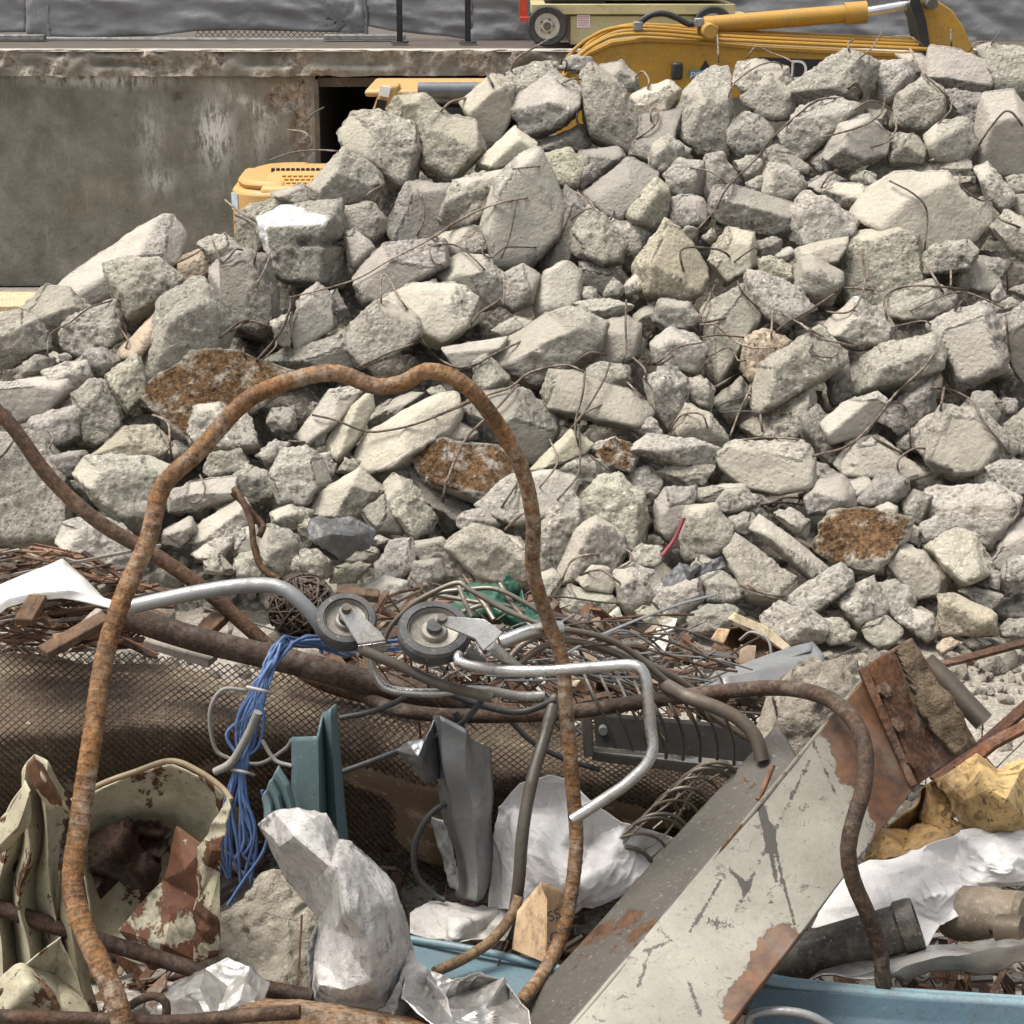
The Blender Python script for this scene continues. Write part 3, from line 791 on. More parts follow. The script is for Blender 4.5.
for (tx, ty, ts), txt in TILES:
    for line in txt.strip().split('\n'):
        a, _, fl = line.partition('|')
        P = [(tx+float(w.split(',')[0])/ts, ty+float(w.split(',')[1])/ts) for w in a.split()]
        fl, _, key = fl.partition('#')
        cx, cy = np.mean([p[0] for p in P]), np.mean([p[1] for p in P]); by = max(p[1] for p in P)
        Y = heapY(cx, cy)
        if Y <= Y0+.05: Y = min(heapY(cx, by)+.1, 10.4)
        Y += (.24 if 'b' in fl else 0)+rr.uniform(-.05, .05)
        ff = fl+('h' if key == 'hollow' else '')
        o, c, s, hp, bas = rock(P, ff, Y, rr)
        ROCKS.append(dict(o=o, c=c, s=s, hp=hp, fl=fl, key=key, Y=Y, bas=bas))
# labels: landmarks carry their own; the rest are told apart by shape, size and the landmark they lie beside
def dirname(dx, dy):
    a = math.degrees(math.atan2(-dy, dx)) % 360
    return ['right of', 'up-right of', 'above', 'up-left of', 'left of', 'down-left of', 'below', 'down-right of'][int(((a+22.5) % 360)//45)]
def shape_word(R_):
    hp = R_['hp']; w, h = np.ptp(hp[:, 0]), np.ptp(hp[:, 1])
    ev, ew = np.linalg.eigh(np.cov((hp-hp.mean(0)).T)); el = math.sqrt(max(ev[1], 1e-9)/max(ev[0], 1e-9))
    big = 'large' if R_['s'] > 60 else 'mid-sized' if R_['s'] > 38 else 'small' if R_['s'] > 22 else 'tiny'
    v = ew[:, 1]
    if el > 1.75: sh = 'long upright' if abs(v[1]) > .85 else 'long flat' if abs(v[0]) > .85 else 'long slanting'
    elif el > 1.35: sh = 'upright' if abs(v[1]) > .8 else 'oblong'
    else: sh = 'stubby'
    f = R_['fl']
    co = 'pale' if 'p' in f else 'dark' if 'd' in f else 'greenish' if 'g' in f else 'orange-tinged' if 'o' in f else 'grey'
    return f"{big} {sh} {co}"
marks = [r for r in ROCKS if r['key']]
for r_ in ROCKS:
    tag(r_['o'], cat='concrete chunk', group='broken concrete chunks in the rubble heap')
    if r_['key']: r_['o']['label'] = LAND[r_['key']][0]
used = set(lab[0] for lab in LAND.values())
groups = {}
def assign(items, n):
    g = {}
    for w in sorted(items, key=lambda w: min(np.hypot(*(m['c']-w['c'])) for m in marks)):
        best = sorted(marks, key=lambda m: np.hypot(*(m['c']-w['c'])))[:n]
        k = min(range(n), key=lambda j: len(g.get((best[j]['key'], dirname(*(w['c']-best[j]['c']))), []))*1.0+.35*j)
        d = w['c']-best[k]['c']; w['dist'] = np.hypot(*d); g.setdefault((best[k]['key'], dirname(*d)), []).append(w)
    return g
RANK = ['nearest', 'second', 'third', 'fourth', 'fifth', 'sixth', 'seventh', 'eighth', 'ninth']
groups = assign([r for r in ROCKS if not r['key']], 4)
for (key, dr), L in groups.items():
    L.sort(key=lambda r: r['dist']); sh = LAND[key][1]
    for i, r_ in enumerate(L):
        rank = RANK[i]+' piece' if len(L) > 1 else 'piece'
        r_['o']['label'] = f"{shape_word(r_)} concrete {rank} {dr} the {sh}".replace('the the', 'the')
# ------------------------------------------------------------------ mound body under the chunks
RX = [-60, 0, 70, 180, 250, 330, 400, 500, 600, 700, 800, 1024, 1100]
RY = [350, 345, 320, 255, 235, 190, 135, 115, 115, 145, 105, 100, 100]
def ridgeZ(X):   # the crest's height against world X
    xs, zs, yy = [], [], []
    for a, b in zip(RX, RY):
        Y = heapY(a, b); p = at(a, b, Y); xs.append(p[0]); zs.append(p[2]); yy.append(Y)
    return np.interp(X, xs, zs), np.interp(X, xs, yy)
def moundZ(X, Y):
    z, yc = ridgeZ(X)
    z = z-.2
    front = SL*(Y-Y0)-.42
    back = z-(Y-yc-.35)*.95
    return np.minimum(np.minimum(front, z), back)
gx, gy = np.meshgrid(np.linspace(-5.6, 5.6, 220), np.linspace(9.6, 18.2, 170))
P = np.stack([gx.ravel(), gy.ravel(), np.zeros(gx.size)], 1)
z = moundZ(P[:, 0], P[:, 1]); taper = np.clip((5.6-np.abs(P[:, 0]))/1.0, 0, 1)
z = z*taper+vn(P, 4, 3)*.07+vn(P, 9, 4)*.045+vn(P, 20, 6)*.02
P[:, 2] = np.maximum(z, -.1)
w = gx.shape[1]
F = np.array([(i*w+j, i*w+j+1, (i+1)*w+j+1, (i+1)*w+j) for i in range(gx.shape[0]-1) for j in range(w-1)])
def dust():  # dusty fines, base colours darkened to paint in the shadow of deep gaps
    M = Mat('rubble_dust_shade'); n = M.noise(9, 7, .68); v = M.n('ShaderNodeTexVoronoi', {'Vector': M.vec, 'Scale': 30.0})
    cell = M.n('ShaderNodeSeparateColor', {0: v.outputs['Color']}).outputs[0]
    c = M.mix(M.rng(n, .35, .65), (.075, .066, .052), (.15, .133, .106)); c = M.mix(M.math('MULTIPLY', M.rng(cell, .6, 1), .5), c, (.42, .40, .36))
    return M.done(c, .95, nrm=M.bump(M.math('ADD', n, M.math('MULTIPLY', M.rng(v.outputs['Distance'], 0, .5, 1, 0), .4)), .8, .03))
M_DUST_SHADE = dust()
tag(mk('rubble_mound', P, F, M_DUST_SHADE), kind='structure')
# small broken bits lying between and in front of the chunks: too many to count
def scatter(name, pts, sizes, mat, seed, kind='stuff', flat=1.0, colr=None):
    rg = np.random.default_rng(seed); D, F0 = ico(2); V, FF, fl = [], [], []; b = 0
    for p, s in zip(pts, sizes):
        sc = s*rg.uniform(.55, 1.15, 3); sc[2] *= flat
        A = np.linalg.qr(rg.normal(size=(3, 3)))[0]
        n = rg.normal(size=(7, 3)); n /= np.linalg.norm(n, axis=1)[:, None]; hh = rg.uniform(.5, 1.0, 7)
        a = np.maximum(D@n.T, 1e-3)/hh; r = 1/np.maximum(a.max(1), .8)
        V.append(p+((D*r[:, None])@A)*sc); FF.append(F0+b); b += len(D); fl.append(np.full(len(D), float(rg.random() < .3)))
    fl = np.concatenate(fl)
    o = mk(name, np.vstack(V), np.vstack(FF), mat, attrs={'flat': fl, 'soil': fl*0, 'paint': fl*0}, color=colr, sharp=30)
    return tag(o, kind=kind)
rs = np.random.default_rng(21); pts, sz = [], []
for k in range(1250):
    X = rs.uniform(-5.2, 5.2); Y = 9.5+rs.beta(1.0, 1.15)*5.2
    z_, yc = ridgeZ(X)
    if Y > yc+.3: continue
    z = max(float(moundZ(np.array([X]), np.array([Y]))[0]), 0)
    s = float(np.clip(rs.lognormal(-3.05, .5), .02, .14)); pts.append((X, Y, z+s*.3)); sz.append(s)
for k in range(1900):
    X = rs.uniform(-5.2, 5.2); Y = 9.9-abs(rs.normal(0, .75)); s = float(np.clip(rs.lognormal(-4.0, .55), .006, .06)); pts.append((X, Y, s*.3)); sz.append(s)
scatter('rubble_fragments', np.array(pts), sz, M_CONC, 4, colr=(.72, .7, .67))
# ------------------------------------------------------------------ wires draped over the heap
WIRES = """0,190,4:190,670 200,580 280,530 360,470 460,440|505,600 490,540 460,470|690,300 790,250 810,230|850,200 890,290 940,240 970,240|870,600 940,540 1000,520 1060,545|485,560 510,600 500,640
0,400,4:195,200 212,150 190,120|690,240 680,180 670,90 610,60|740,400 790,410 820,360 800,300|-40,260 20,210 60,150
230,50,4:240,990 400,950 520,910 640,840 760,780 900,690 1024,630 1130,600|780,780 900,780 960,820 1030,890|740,755 775,680 770,600 750,560|860,860 815,850 800,790 845,780|160,440 250,410 350,400 440,405|300,290 340,250 375,230|230,320 300,330 320,370|840,250 880,210 955,190|100,960 150,850 165,790|20,660 90,700 105,790 95,860|-20,600 30,640 110,690|520,610 560,570 605,545
230,250,4:605,220 605,110 630,105 670,180 715,245|100,450 200,330 240,230 240,170|0,330 80,285 170,310|330,660 420,680 540,725 640,720 760,690 960,610|510,470 640,410 750,370|760,350 830,430 920,470 1024,440|180,750 250,765 330,770|60,430 55,390 110,395|130,440 180,390 185,360
430,40,4:325,130 340,80 400,40 470,0|225,130 255,190|590,270 590,330 640,390|820,400 895,345 912,300 900,272 883,285 885,330|820,150 850,125 875,160 870,200|0,800 120,720 250,660 390,630|350,630 320,780 280,885|220,805 210,850 250,870 300,830 430,830|560,720 615,680 655,665 590,610|700,690 720,720 740,670|515,180 570,155 610,160|40,290 80,250 150,230|330,515 440,505|520,120 530,80 548,90 540,130
430,250,4:75,465 160,470 250,420 375,360|0,670 200,590 320,550 400,490 540,460 620,490|580,450 640,410 705,420|785,200 782,300 785,400 765,460|590,700 690,530 720,450|560,720 620,650 690,620|50,1010 70,920 140,760 260,640 350,540|640,820 690,860 725,890|480,760 510,850 430,960|590,690 600,780 590,900 500,1010|150,330 190,260 280,200|20,400 60,450|620,490 610,580 580,700 600,800
430,440,4:530,560 560,490 620,460 690,460|740,520 800,490 800,450 780,440|680,720 720,680 760,640|300,360 380,290 440,310|280,280 350,170 |600,540 680,520 770,580
620,40,4:500,90 540,30 600,50 690,90 690,160|430,240 460,170 560,100 630,90 650,110|380,690 430,590 550,470 600,400 760,260 830,230|280,510 370,530 430,580|900,200 940,180 970,210 960,240|300,770 380,680|395,90 390,-20|800,600 830,550 870,520
620,240,4:260,140 240,60 270,30 400,40 445,75|440,100 540,30 550,70|470,165 490,210 560,280|320,340 380,340 440,390 520,430 640,430|640,290 730,340 850,410|610,280 605,400|620,370 670,330 760,280 880,200|885,190 1024,200|340,470 440,430 470,480 510,480|150,490 230,430 330,410|380,590 480,530|600,700 510,685 400,690 400,660 520,620|435,800 480,680 525,590|190,770 250,700 330,700 355,780|320,390 400,380 500,390|340,330 430,310|330,380 320,320 380,180|40,460 100,520 100,580|150,500 190,480 210,460|30,570 100,640|560,680 570,770|640,700 690,690|770,410 760,450 840,470 870,450|480,800 600,790 730,800
800,240,4.571:50,990 220,940 340,830 440,700 560,590 620,510|280,50 295,200 240,320 140,330 80,310|580,670 700,690 790,740 840,830 960,980|690,120 690,230|400,370 390,260 500,210 700,220 800,240|490,330 640,260 760,240 930,310|560,90 620,180 660,250|940,340 960,540|950,230 950,120 990,90|40,480 90,530 150,530|0,380 80,440 180,470 260,490|430,740 490,780 510,1000|640,790 665,640|500,380 420,400 560,370 600,390|710,300 740,280 700,330|880,750 930,740 920,800|900,640 915,720|330,900 420,950 490,990
800,440,4.571:450,150 450,90 520,40 580,40|980,260 1000,330 950,390|500,210 480,180 540,160|600,940 630,870 620,820
800,30,4.571:500,80 560,190 640,270 680,310|680,280 690,360 620,440|0,380 80,320 200,310|230,380 300,330 360,330 430,370|110,490 280,440 370,380 390,300|310,540 400,510 440,450 430,420|270,130 330,80 380,0|225,100 220,60 245,45|690,0 692,75|775,100 800,60 840,55|870,70 920,0|420,30 500,30 560,70|810,540 860,460 940,370 990,400 1024,450|410,690 520,750 580,830 570,1010|730,660 740,720 830,780 890,770|870,790 910,860 1024,910|215,280 250,240 280,270 280,310|590,600 620,590
620,430,4:560,300 650,290 740,300|580,310 660,270 730,275|480,620 560,650 660,665|510,600 540,640 650,670"""
bpy.context.view_layer.update(); DG = bpy.context.evaluated_depsgraph_get()
def surf(x, y):
    d = ray(x, y); dn = d/np.linalg.norm(d)
    h, loc, *_ = SC.ray_cast(DG, Vector(CAM), Vector(dn))
    return loc[1] if h and loc[1] < heapY(x, y)+.9 else heapY(x, y)+.1
wr = np.random.default_rng(3); WL = []
for blk in WIRES.split('\n'):
    hd, body = blk.split(':'); tx, ty, ts = map(float, hd.split(','))
    for w in body.split('|'):
        P = np.array([[tx+float(a.split(',')[0])/ts, ty+float(a.split(',')[1])/ts] for a in w.split()])
        Q = spline(P, 7.0) if len(P) > 2 else P[0]+(P[1]-P[0])*np.linspace(0, 1, 5)[:, None]
        ys = np.array([surf(*q) for q in Q])
        n = len(ys); ym = np.array([ys[max(0, i-1):i+2].min() for i in range(n)])
        for _ in range(3): ym = np.minimum(ym, np.convolve(np.pad(ym, 1, mode='edge'), [.25, .5, .25], 'valid'))
        ym = ym-.02; ym[0] += .06; ym[-1] += .06
        pts = [at(q[0], q[1], y) for q, y in zip(Q, ym)]
        L = sum(np.linalg.norm(np.subtract(a, b)) for a, b in zip(pts, pts[1:]))
        c = P.mean(0); rad = wr.uniform(.0055, .0085) if L > .25 else wr.uniform(.006, .010)
        o = mk('bent_wire', *tube_geo(pts, rad, 6, .03), M_WIRE, color=tuple(np.array([1, 1, 1])*wr.uniform(.55, 1.75)))
        tag(o, cat='wire', group='bent wires sticking out of the rubble'); WL.append(dict(o=o, c=c, L=L, P=P))
gw = assign(WL, 4)
for (k, dr), L in gw.items():
    L.sort(key=lambda w: w['dist'])
    for i, w in enumerate(L):
        P = w['P']; ch = np.hypot(*(P[-1]-P[0])); ln = sum(np.hypot(*(b-a)) for a, b in zip(P, P[1:]))
        sh = 'looped' if ch < .55*ln else 'curved' if ch < .93*ln else 'nearly straight'
        sz_ = 'long' if ln > 90 else 'short' if ln < 35 else ''
        rank = RANK[i]+' one ' if len(L) > 1 else ''
        w['o']['label'] = ' '.join(f"{sz_} {sh} thin rusty wire, {rank}{dr} the {LAND[k][1]}".split())
# ------------------------------------------------------------------ world, sun, camera
def setup():
    w = bpy.data.worlds.new('World'); SC.world = w; w.use_nodes = True; nt = w.node_tree
    sky = nt.nodes.new('ShaderNodeTexSky'); sky.sky_type = 'NISHITA'; sky.sun_disc = False
    d = Vector((-.36, -.02, .90)).normalized()      # high, from the left
    sky.sun_elevation = math.asin(d.z); sky.sun_rotation = math.atan2(d.x, d.y)
    sky.dust_density = 4.0; sky.air_density = 1.0
    hs = nt.nodes.new('ShaderNodeHueSaturation'); hs.inputs['Saturation'].default_value = .22   # an overcast, almost colourless sky
    nt.links.new(sky.outputs[0], hs.inputs['Color']); nt.links.new(hs.outputs[0], nt.nodes['Background'].inputs[0])
    nt.nodes['Background'].inputs[1].default_value = .13
    L = bpy.data.lights.new('sun', 'SUN'); L.energy = 2.6; L.angle = R(28); L.color = (1, .95, .87)
    o = bpy.data.objects.new('sun', L); COL.objects.link(o); o.rotation_euler = d.to_track_quat('Z', 'Y').to_euler(); o.location = (-6, -4, 14)
    c = bpy.data.cameras.new('camera'); c.sensor_width = 36; c.lens = 36*FPX/1024; c.clip_start = .05; c.clip_end = 1500
    o = bpy.data.objects.new('camera', c); COL.objects.link(o); o.location = CAM; o.rotation_euler = (R(90)-TH, 0, 0); SC.camera = o
    vs = SC.view_settings; vs.view_transform = 'Standard'; vs.look = 'None'; vs.exposure = .88; vs.gamma = 1.0
setup()
# ------------------------------------------------------------------ ground: the pit floor, with the bank the camera stands on
def bankZ(X, Y):
    z = np.interp(Y, [-30, 2.9, 3.55, 3.95, 4.6, 5.4, 6.4, 7.4], [1.9, 1.9, 1.68, 1.68, 1.66, 1.15, .4, 0])
    return z+np.clip((.62-X)/.5, 0, 1)*.26*np.exp(-((Y-4.4)/.42)**2)
ys = np.concatenate([np.linspace(-30, 2, 9), np.linspace(2.3, 9.8, 110), np.linspace(10, 21.2, 40)]); xs = np.concatenate([np.linspace(-40, -5, 10), np.linspace(-4.8, 4.8, 150), np.linspace(5, 40, 10)])
gx, gy = np.meshgrid(xs, ys); P = np.stack([gx.ravel(), gy.ravel(), gx.ravel()*0], 1)
P[:, 2] = bankZ(P[:, 0], P[:, 1])+vn(P, 3, 2)*.03+vn(P, 9, 3)*.014+vn(P, 22, 4)*.007
w = len(xs); F = np.array([(i*w+j, i*w+j+1, (i+1)*w+j+1, (i+1)*w+j) for i in range(len(ys)-1) for j in range(w-1)])
def gravel():
    M = Mat('dusty_gravel'); n = M.noise(3, 7, .65); v = M.n('ShaderNodeTexVoronoi', {'Vector': M.vec, 'Scale': 55.0})
    cell = M.n('ShaderNodeSeparateColor', {0: v.outputs['Color']}).outputs[0]
    c = M.mix(M.rng(n, .35, .68), (.215, .19, .155), (.30, .27, .225))
    c = M.mix(M.math('MULTIPLY', M.rng(cell, .5, 1), .55), c, (.42, .39, .34)); c = M.mix(M.math('MULTIPLY', M.rng(cell, .3, 0), .5), c, (.16, .145, .125))
    return M.done(c, .95, nrm=M.bump(M.math('ADD', M.noise(28, 6, .7), M.math('MULTIPLY', M.rng(v.outputs['Distance'], 0, .5, 1, 0), .6)), .8, .015))
M_GRAV = gravel()
tag(mk('ground', P, F, M_GRAV), kind='structure')
WY = 21.3; LZ = 2.58
m = MB(); m.add([(-300, WY+.35, LZ-.02), (300, WY+.35, LZ-.02), (300, 900, LZ-.02), (-300, 900, LZ-.02)], [(0, 1, 2, 3)])
tag(m.build('upper_ground', plain('asphalt', (.085, .07, .058), .9, sc=5)), kind='structure')
# ------------------------------------------------------------------ retaining wall
def wallmat():
    M = Mat('stained_concrete_wall'); ro, ef = M.attr('rough'), M.attr('white')
    st = M.noise(4, 7, .66, M.scaled(1.0, 1, .85)); st2 = M.noise(13, 6, .7, M.scaled(1.8, 1, .3)); n = M.noise(2.0, 7, .66)
    c = M.mix(M.rng(st, .34, .68), (.135, .128, .103), (.245, .233, .195)); c = M.mix(M.math('MULTIPLY', M.rng(n, .42, .66), .7), c, (.135, .124, .095))
    c = M.mix(M.math('MULTIPLY', M.rng(st2, .57, .7), .26), c, (.36, .345, .305)); c = M.mix(M.math('MULTIPLY', M.rng(M.noise(30, 6, .75), .55, .7), .5), c, (.075, .068, .053))
    c = M.mix(M.math('MULTIPLY', M.rng(M.noise(48, 5, .75), .6, .68), .4), c, (.33, .31, .27))
    c = M.mix(M.math('MULTIPLY', M.math('MULTIPLY', ef, 1.15, True), M.rng(M.noise(11, 7, .72, M.scaled(1.6, 1, .55)), .42, .54)), c, (.55, .54, .50))
    v = M.vor(24); c = M.mix(ro, c, M.mix(M.rng(M.noise(16, 6, .7), .34, .64), (.11, .088, .066), (.42, .375, .31)))
    h = M.math('ADD', M.noise(22, 6, .68), M.math('MULTIPLY', M.math('MULTIPLY', ro, v), 1.4))
    return M.done(c, .9, nrm=M.bump(h, .6, .015), spec=.2)
M_WALL = wallmat()
def blob(x, y, cx, cy, rx, ry, a=0):
    ca, sa = cos(a), sin(a); dx, dy = x-cx, y-cy
    return np.exp(-(((dx*ca+dy*sa)/rx)**2+((-dx*sa+dy*ca)/ry)**2))
def wallface(name, x0, x1, z0, z1, Y, parent, n=.035, top=False, depth=.5):
    nx, nz = max(2, int((x1-x0)/n)), max(2, int((z1-z0)/n))
    gx, gz = np.meshgrid(np.linspace(x0, x1, nx), np.linspace(z0, z1, nz))
    P = np.stack([gx.ravel(), np.full(gx.size, Y), gz.ravel()], 1)
    xy = np.array([row_of(p) for p in P]); x, y = xy[:, 0], xy[:, 1]
    nz_ = fbm(P, 4, 3, 4)
    if top:
        ro = np.clip(.55+nz_*.9+blob(x, y, 390, 62, 60, 9)*-.7, 0, 1); ef = np.clip(nz_-.3, 0, 1)*.4
        P[:, 1] += ro*(fbm(P, 6, 5, 4)*.09)-.03+np.abs(vn(P, 2.4, 8))*.16*(P[:, 2] > (z0+z1)/2-.02)
        P[:, 2] += (P[:, 2] > z1-.02)*vn(P, 6, 9)*.012-(P[:, 2] < z0+.02)*np.abs(vn(P, 5, 4))*.02
    else:
        ro = np.clip(1.5*blob(x, y, 283, 98, 17, 17)+1.5*blob(x, y, 303, 130, 10, 34)+.9*blob(x, y, 178, 97, 5, 5)+nz_*.25-.15, 0, 1)
        ro = (ro > .45)*1.0
        ef = np.clip(1.2*blob(x, y, 215, 132, 16, 30)+.7*blob(x, y, 250, 105, 36, 5, .6)+.6*blob(x, y, 120, 80, 50, 8)+.5*blob(x, y, 160, 180, 16, 12)+.5*blob(x, y, 60, 78, 60, 7)+.5*blob(x, y, 260, 130, 9, 26)+.35*blob(x, y, 150, 130, 14, 30), 0, 1)
        P[:, 1] += ro*(.05+fbm(P, 9, 5, 4)*.05)+nz_*.006
    w = nx; F = np.array([(i*w+j, i*w+j+1, (i+1)*w+j+1, (i+1)*w+j) for i in range(nz-1) for j in range(nx-1)])
    return mk(name, P, F, M_WALL, parent, attrs={'rough': ro, 'white': ef})
OX0, OX1 = at(317, 150, WY)[0], at(610, 150, WY)[0]; BZ = at(100, 75, WY)[2]; OZ = at(400, 77, WY)[2]
wall = thing('concrete_wall', 'stained grey concrete retaining wall with white streaks behind the rubble heap', 'wall', (-2, WY, 0))
wallface('wall_face', -9, OX0, 0, BZ, WY, wall); wallface('wall_face', OX1, 9, 0, BZ, WY, wall, n=.1)
wallface('coping', -9, 9, BZ, LZ, WY-.04, wall, n=.03, top=True)
m = MB(); m.add([(-9, WY-.06, LZ-.012), (9, WY-.06, LZ-.012), (9, WY+.5, LZ-.012), (-9, WY+.5, LZ-.012)], [(0, 1, 2, 3)])
m.add([(-9, WY-.04, BZ), (9, WY-.04, BZ), (9, WY+.45, BZ), (-9, WY+.45, BZ)], [(0, 3, 2, 1)])
m.build('coping_top', plain('kerb_concrete', (.36, .34, .30), .9, sc=8), wall)
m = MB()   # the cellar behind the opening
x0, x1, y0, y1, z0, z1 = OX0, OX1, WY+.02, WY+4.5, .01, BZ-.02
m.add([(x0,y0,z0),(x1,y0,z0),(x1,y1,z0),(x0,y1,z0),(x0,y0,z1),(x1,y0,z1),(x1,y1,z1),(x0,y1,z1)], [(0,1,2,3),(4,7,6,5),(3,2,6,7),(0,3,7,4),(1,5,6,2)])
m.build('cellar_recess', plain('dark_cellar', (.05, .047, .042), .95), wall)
m = MB(); m.box(((x0+x1)/2, WY+.12, (at(400, 77, WY)[2]+at(400, 88, WY)[2])/2), (x1-x0-.06, .16, at(400, 77, WY)[2]-at(400, 88, WY)[2]-.02))
m.build('lintel', rust('lintel_steel', (.13, .10, .08), (.06, .05, .042), (.2, .18, .16), .3, 8), wall)
m = MB(); m.box((OX0+.012, WY+.06, OZ/2), (.05, .14, OZ-.05)); m.build('jamb', M_DULL, wall)
m = MB(); b0 = at(118, 320, 19.3); m.box(((at(-60, 310, 19.3)[0]+b0[0])/2, 19.7, .078), (b0[0]-at(-60, 310, 19.3)[0], .8, .15))
tag(m.build('timber_beam', wood('pale_timber', (.50, .36, .22), (.62, .47, .31)), bevel=.01), 'pale orange timber plank lying at the foot of the stained wall', 'plank')
# ------------------------------------------------------------------ fence with tarpaulins
FY = 23.6
def tarpmat():
    M = Mat('grey_tarpaulin'); n = M.noise(2.5, 5, .6); wv = M.noise(60, 3, .6, M.scaled(1, 1, .3))
    c = M.mix(M.rng(n, .3, .7), (.19, .19, .195), (.28, .28, .285)); c = M.mix(M.math('MULTIPLY', M.rng(wv, .5, .7), .3), c, (.2, .2, .2))
    return M.done(c, .5, 0, M.bump(M.noise(9, 6, .6, dist=1.0), .3, .03), spec=.5)
M_TARP = tarpmat()
def tarp(x0, x1, rows, lab, seed, gather=None):
    nx, nz = max(30, int((x1-x0)/4)), 56; u = np.linspace(0, 1, nx); bt = np.interp(u, np.linspace(0, 1, len(rows)), rows)
    P = []
    for k in range(nz):
        t = k/(nz-1)
        for i in range(nx): P.append(at(x0+(x1-x0)*u[i], bt[i]+(-150-bt[i])*t, FY))
    P = np.array(P); X = P*np.array([1, 0, 1])
    X2 = X*np.array([.6, 1, 1.9])+X[:, [2, 1, 0]]*np.array([.9, 0, 0]); d = vn(X2, 1.4, seed)*.03+(1-2*np.abs(vn(X2, 2.6, seed+2)))*.028+(1-2*np.abs(vn(X2, 6.2, seed+3)))*.02+(1-2*np.abs(vn(X2, 14, seed+4)))*.008
    if gather:
        g = at(gather[0], gather[1], FY); a = np.arctan2(P[:, 2]-g[2], P[:, 0]-g[0]); r = np.hypot(P[:, 2]-g[2], P[:, 0]-g[0])
        d = d+np.sin(a*26+vn(X, 2, 4)*2)*.045*np.exp(-r/.8)*np.clip(r/.25, 0, 1)
    P[:, 1] += d-.06
    F = np.array([(i*nx+j, i*nx+j+1, (i+1)*nx+j+1, (i+1)*nx+j) for i in range(nz-1) for j in range(nx-1)])
    o = mk('tarpaulin', P, F, M_TARP); s = o.modifiers.new('thick', 'SOLIDIFY'); s.thickness = .006
    return tag(o, lab, 'tarpaulin', 'grey tarpaulins hung on the site fence')
tarp(-140, 27, [34, 33, 32], 'grey tarpaulin at the far left end of the site fence', 1)
tarp(28, 365, [35, 37, 37, 36, 31, 30, 31, 32, 33], 'grey tarpaulin gathered towards its lower right corner beside the galvanised post', 2, (357, 33))
tarp(367, 472, [26, 31, 34, 36, 40], 'shiny grey tarpaulin panel behind the two black posts', 3)
tarp(470, 1160, [42, 44, 46, 46], 'long dark grey tarpaulin behind the lifting platform and the excavator boom', 4)
fence = thing('site_fence', 'temporary galvanised mesh fence standing on the ledge above the stained wall', 'fence', (at(200, 40, FY)[0], FY, LZ))
def up(x, r0=-60): return [at(x, 43, FY-.02)*np.array([1, 1, 0])+np.array([0, 0, LZ]), np.array([at(x, 40, FY-.02)[0], FY-.02, LZ+2.6])]
for x in (37, 50, 366):
    m = MB(); m.tube(up(x), .032, 12, smooth=False); m.build('post', M_GALV, fence)
for a, b, r in ((-140, 366, 39), (366, 540, 44)):
    m = MB(); m.tube([at(a, r-.5, FY-.05), at(b, r+1.5, FY-.05)], .028, 10, smooth=False); m.build('rail', M_GALV, fence)
for a, b, r in ((-30, 45, 42), (325, 405, 46)):
    m = MB(); m.box((np.array(at(a, r, FY-.3))+at(b, r, FY-.3))/2*np.array([1, 1, 0])+np.array([0, 0, LZ+.03]), (at(b, r, FY)[0]-at(a, r, FY)[0], .16, .06)); m.build('foot', M_GALV, fence, bevel=.006)
m = MB(); z0, z1 = at(200, 41, FY)[2], at(200, 16, FY)[2]; X0, X1 = at(195, 36, FY)[0], at(364, 36, FY)[0]; pz = .07
for k in range(int((X1-X0)/pz)):
    for q in range(int((z1-z0)/pz)):
        a = X0+k*pz; c = z0+q*pz
        m.tube([(a, FY, c), (a+pz, FY, c+pz)], .004, 4, smooth=False); m.tube([(a+pz, FY+.006, c), (a, FY+.006, c+pz)], .004, 4, smooth=False)
m.build('chain_link', M_DULL, fence)
for x, lab in ((400, 'black painted steel post left of the other black post on the ledge'), (468, 'black painted steel post nearest the lifting platform on the ledge')):
    m = MB(); p = at(x, 48, 22.6); m.box((p[0], 22.6, LZ+1.3), (.065, .065, 2.6)); m.box((p[0], 22.6, LZ+.01), (.2, .2, .02)); m.add([], [])
    tag(m.build('steel_post', plain('black_paint', (.012, .012, .014), .45), bevel=.008), lab, 'post', 'black posts on the ledge')
# ------------------------------------------------------------------ lifting platform on the ledge
LY = 21.95; M_CREAM = painted('cream_lift_paint', (.46, .395, .21), (.3, .25, .16), .15, 5, .35, .5, near=.3); M_RUB = plain('tyre_rubber', (.035, .034, .034), .75, 0, .4, 20)
M_WRIM = plain('cream_rim', (.50, .46, .38), .55); M_RED = plain('red_paint', (.42, .045, .02), .5); M_WHITE = plain('white_label', (.72, .70, .68), .6, 0, .06)
lift = thing('scissor_lift', 'cream scissor lift platform parked on the ledge behind the yellow boom', 'scissor lift', (at(640, 45, LY)[0], LY+.5, LZ))
def bx(m, a, b, Yf, dep, k=0):
    p, q = at(a[0], a[1], Yf), at(b[0], b[1], Yf); m.box(((p[0]+q[0])/2, Yf+dep/2, (p[2]+q[2])/2), (abs(q[0]-p[0]), dep, abs(q[2]-p[2])), m=k)
m = MB(); bx(m, (570, 15.5), (752, 45), LY, 1.1); m.build('chassis', M_CREAM, lift, bevel=.015)
m = MB(); bx(m, (531, 4), (735, 14.5), LY-.06, 1.24); m.build('lower_beam', M_CREAM, lift, bevel=.01)
m = MB(); bx(m, (548, -14), (728, 0), LY-.02, 1.16); m.build('platform_deck', M_CREAM, lift, bevel=.01)
m = MB(); bx(m, (545, .2), (606, 3.8), LY+.03, 1.0); m.build('slot', plain('dark_slot', (.02, .02, .02)), lift)
m = MB()
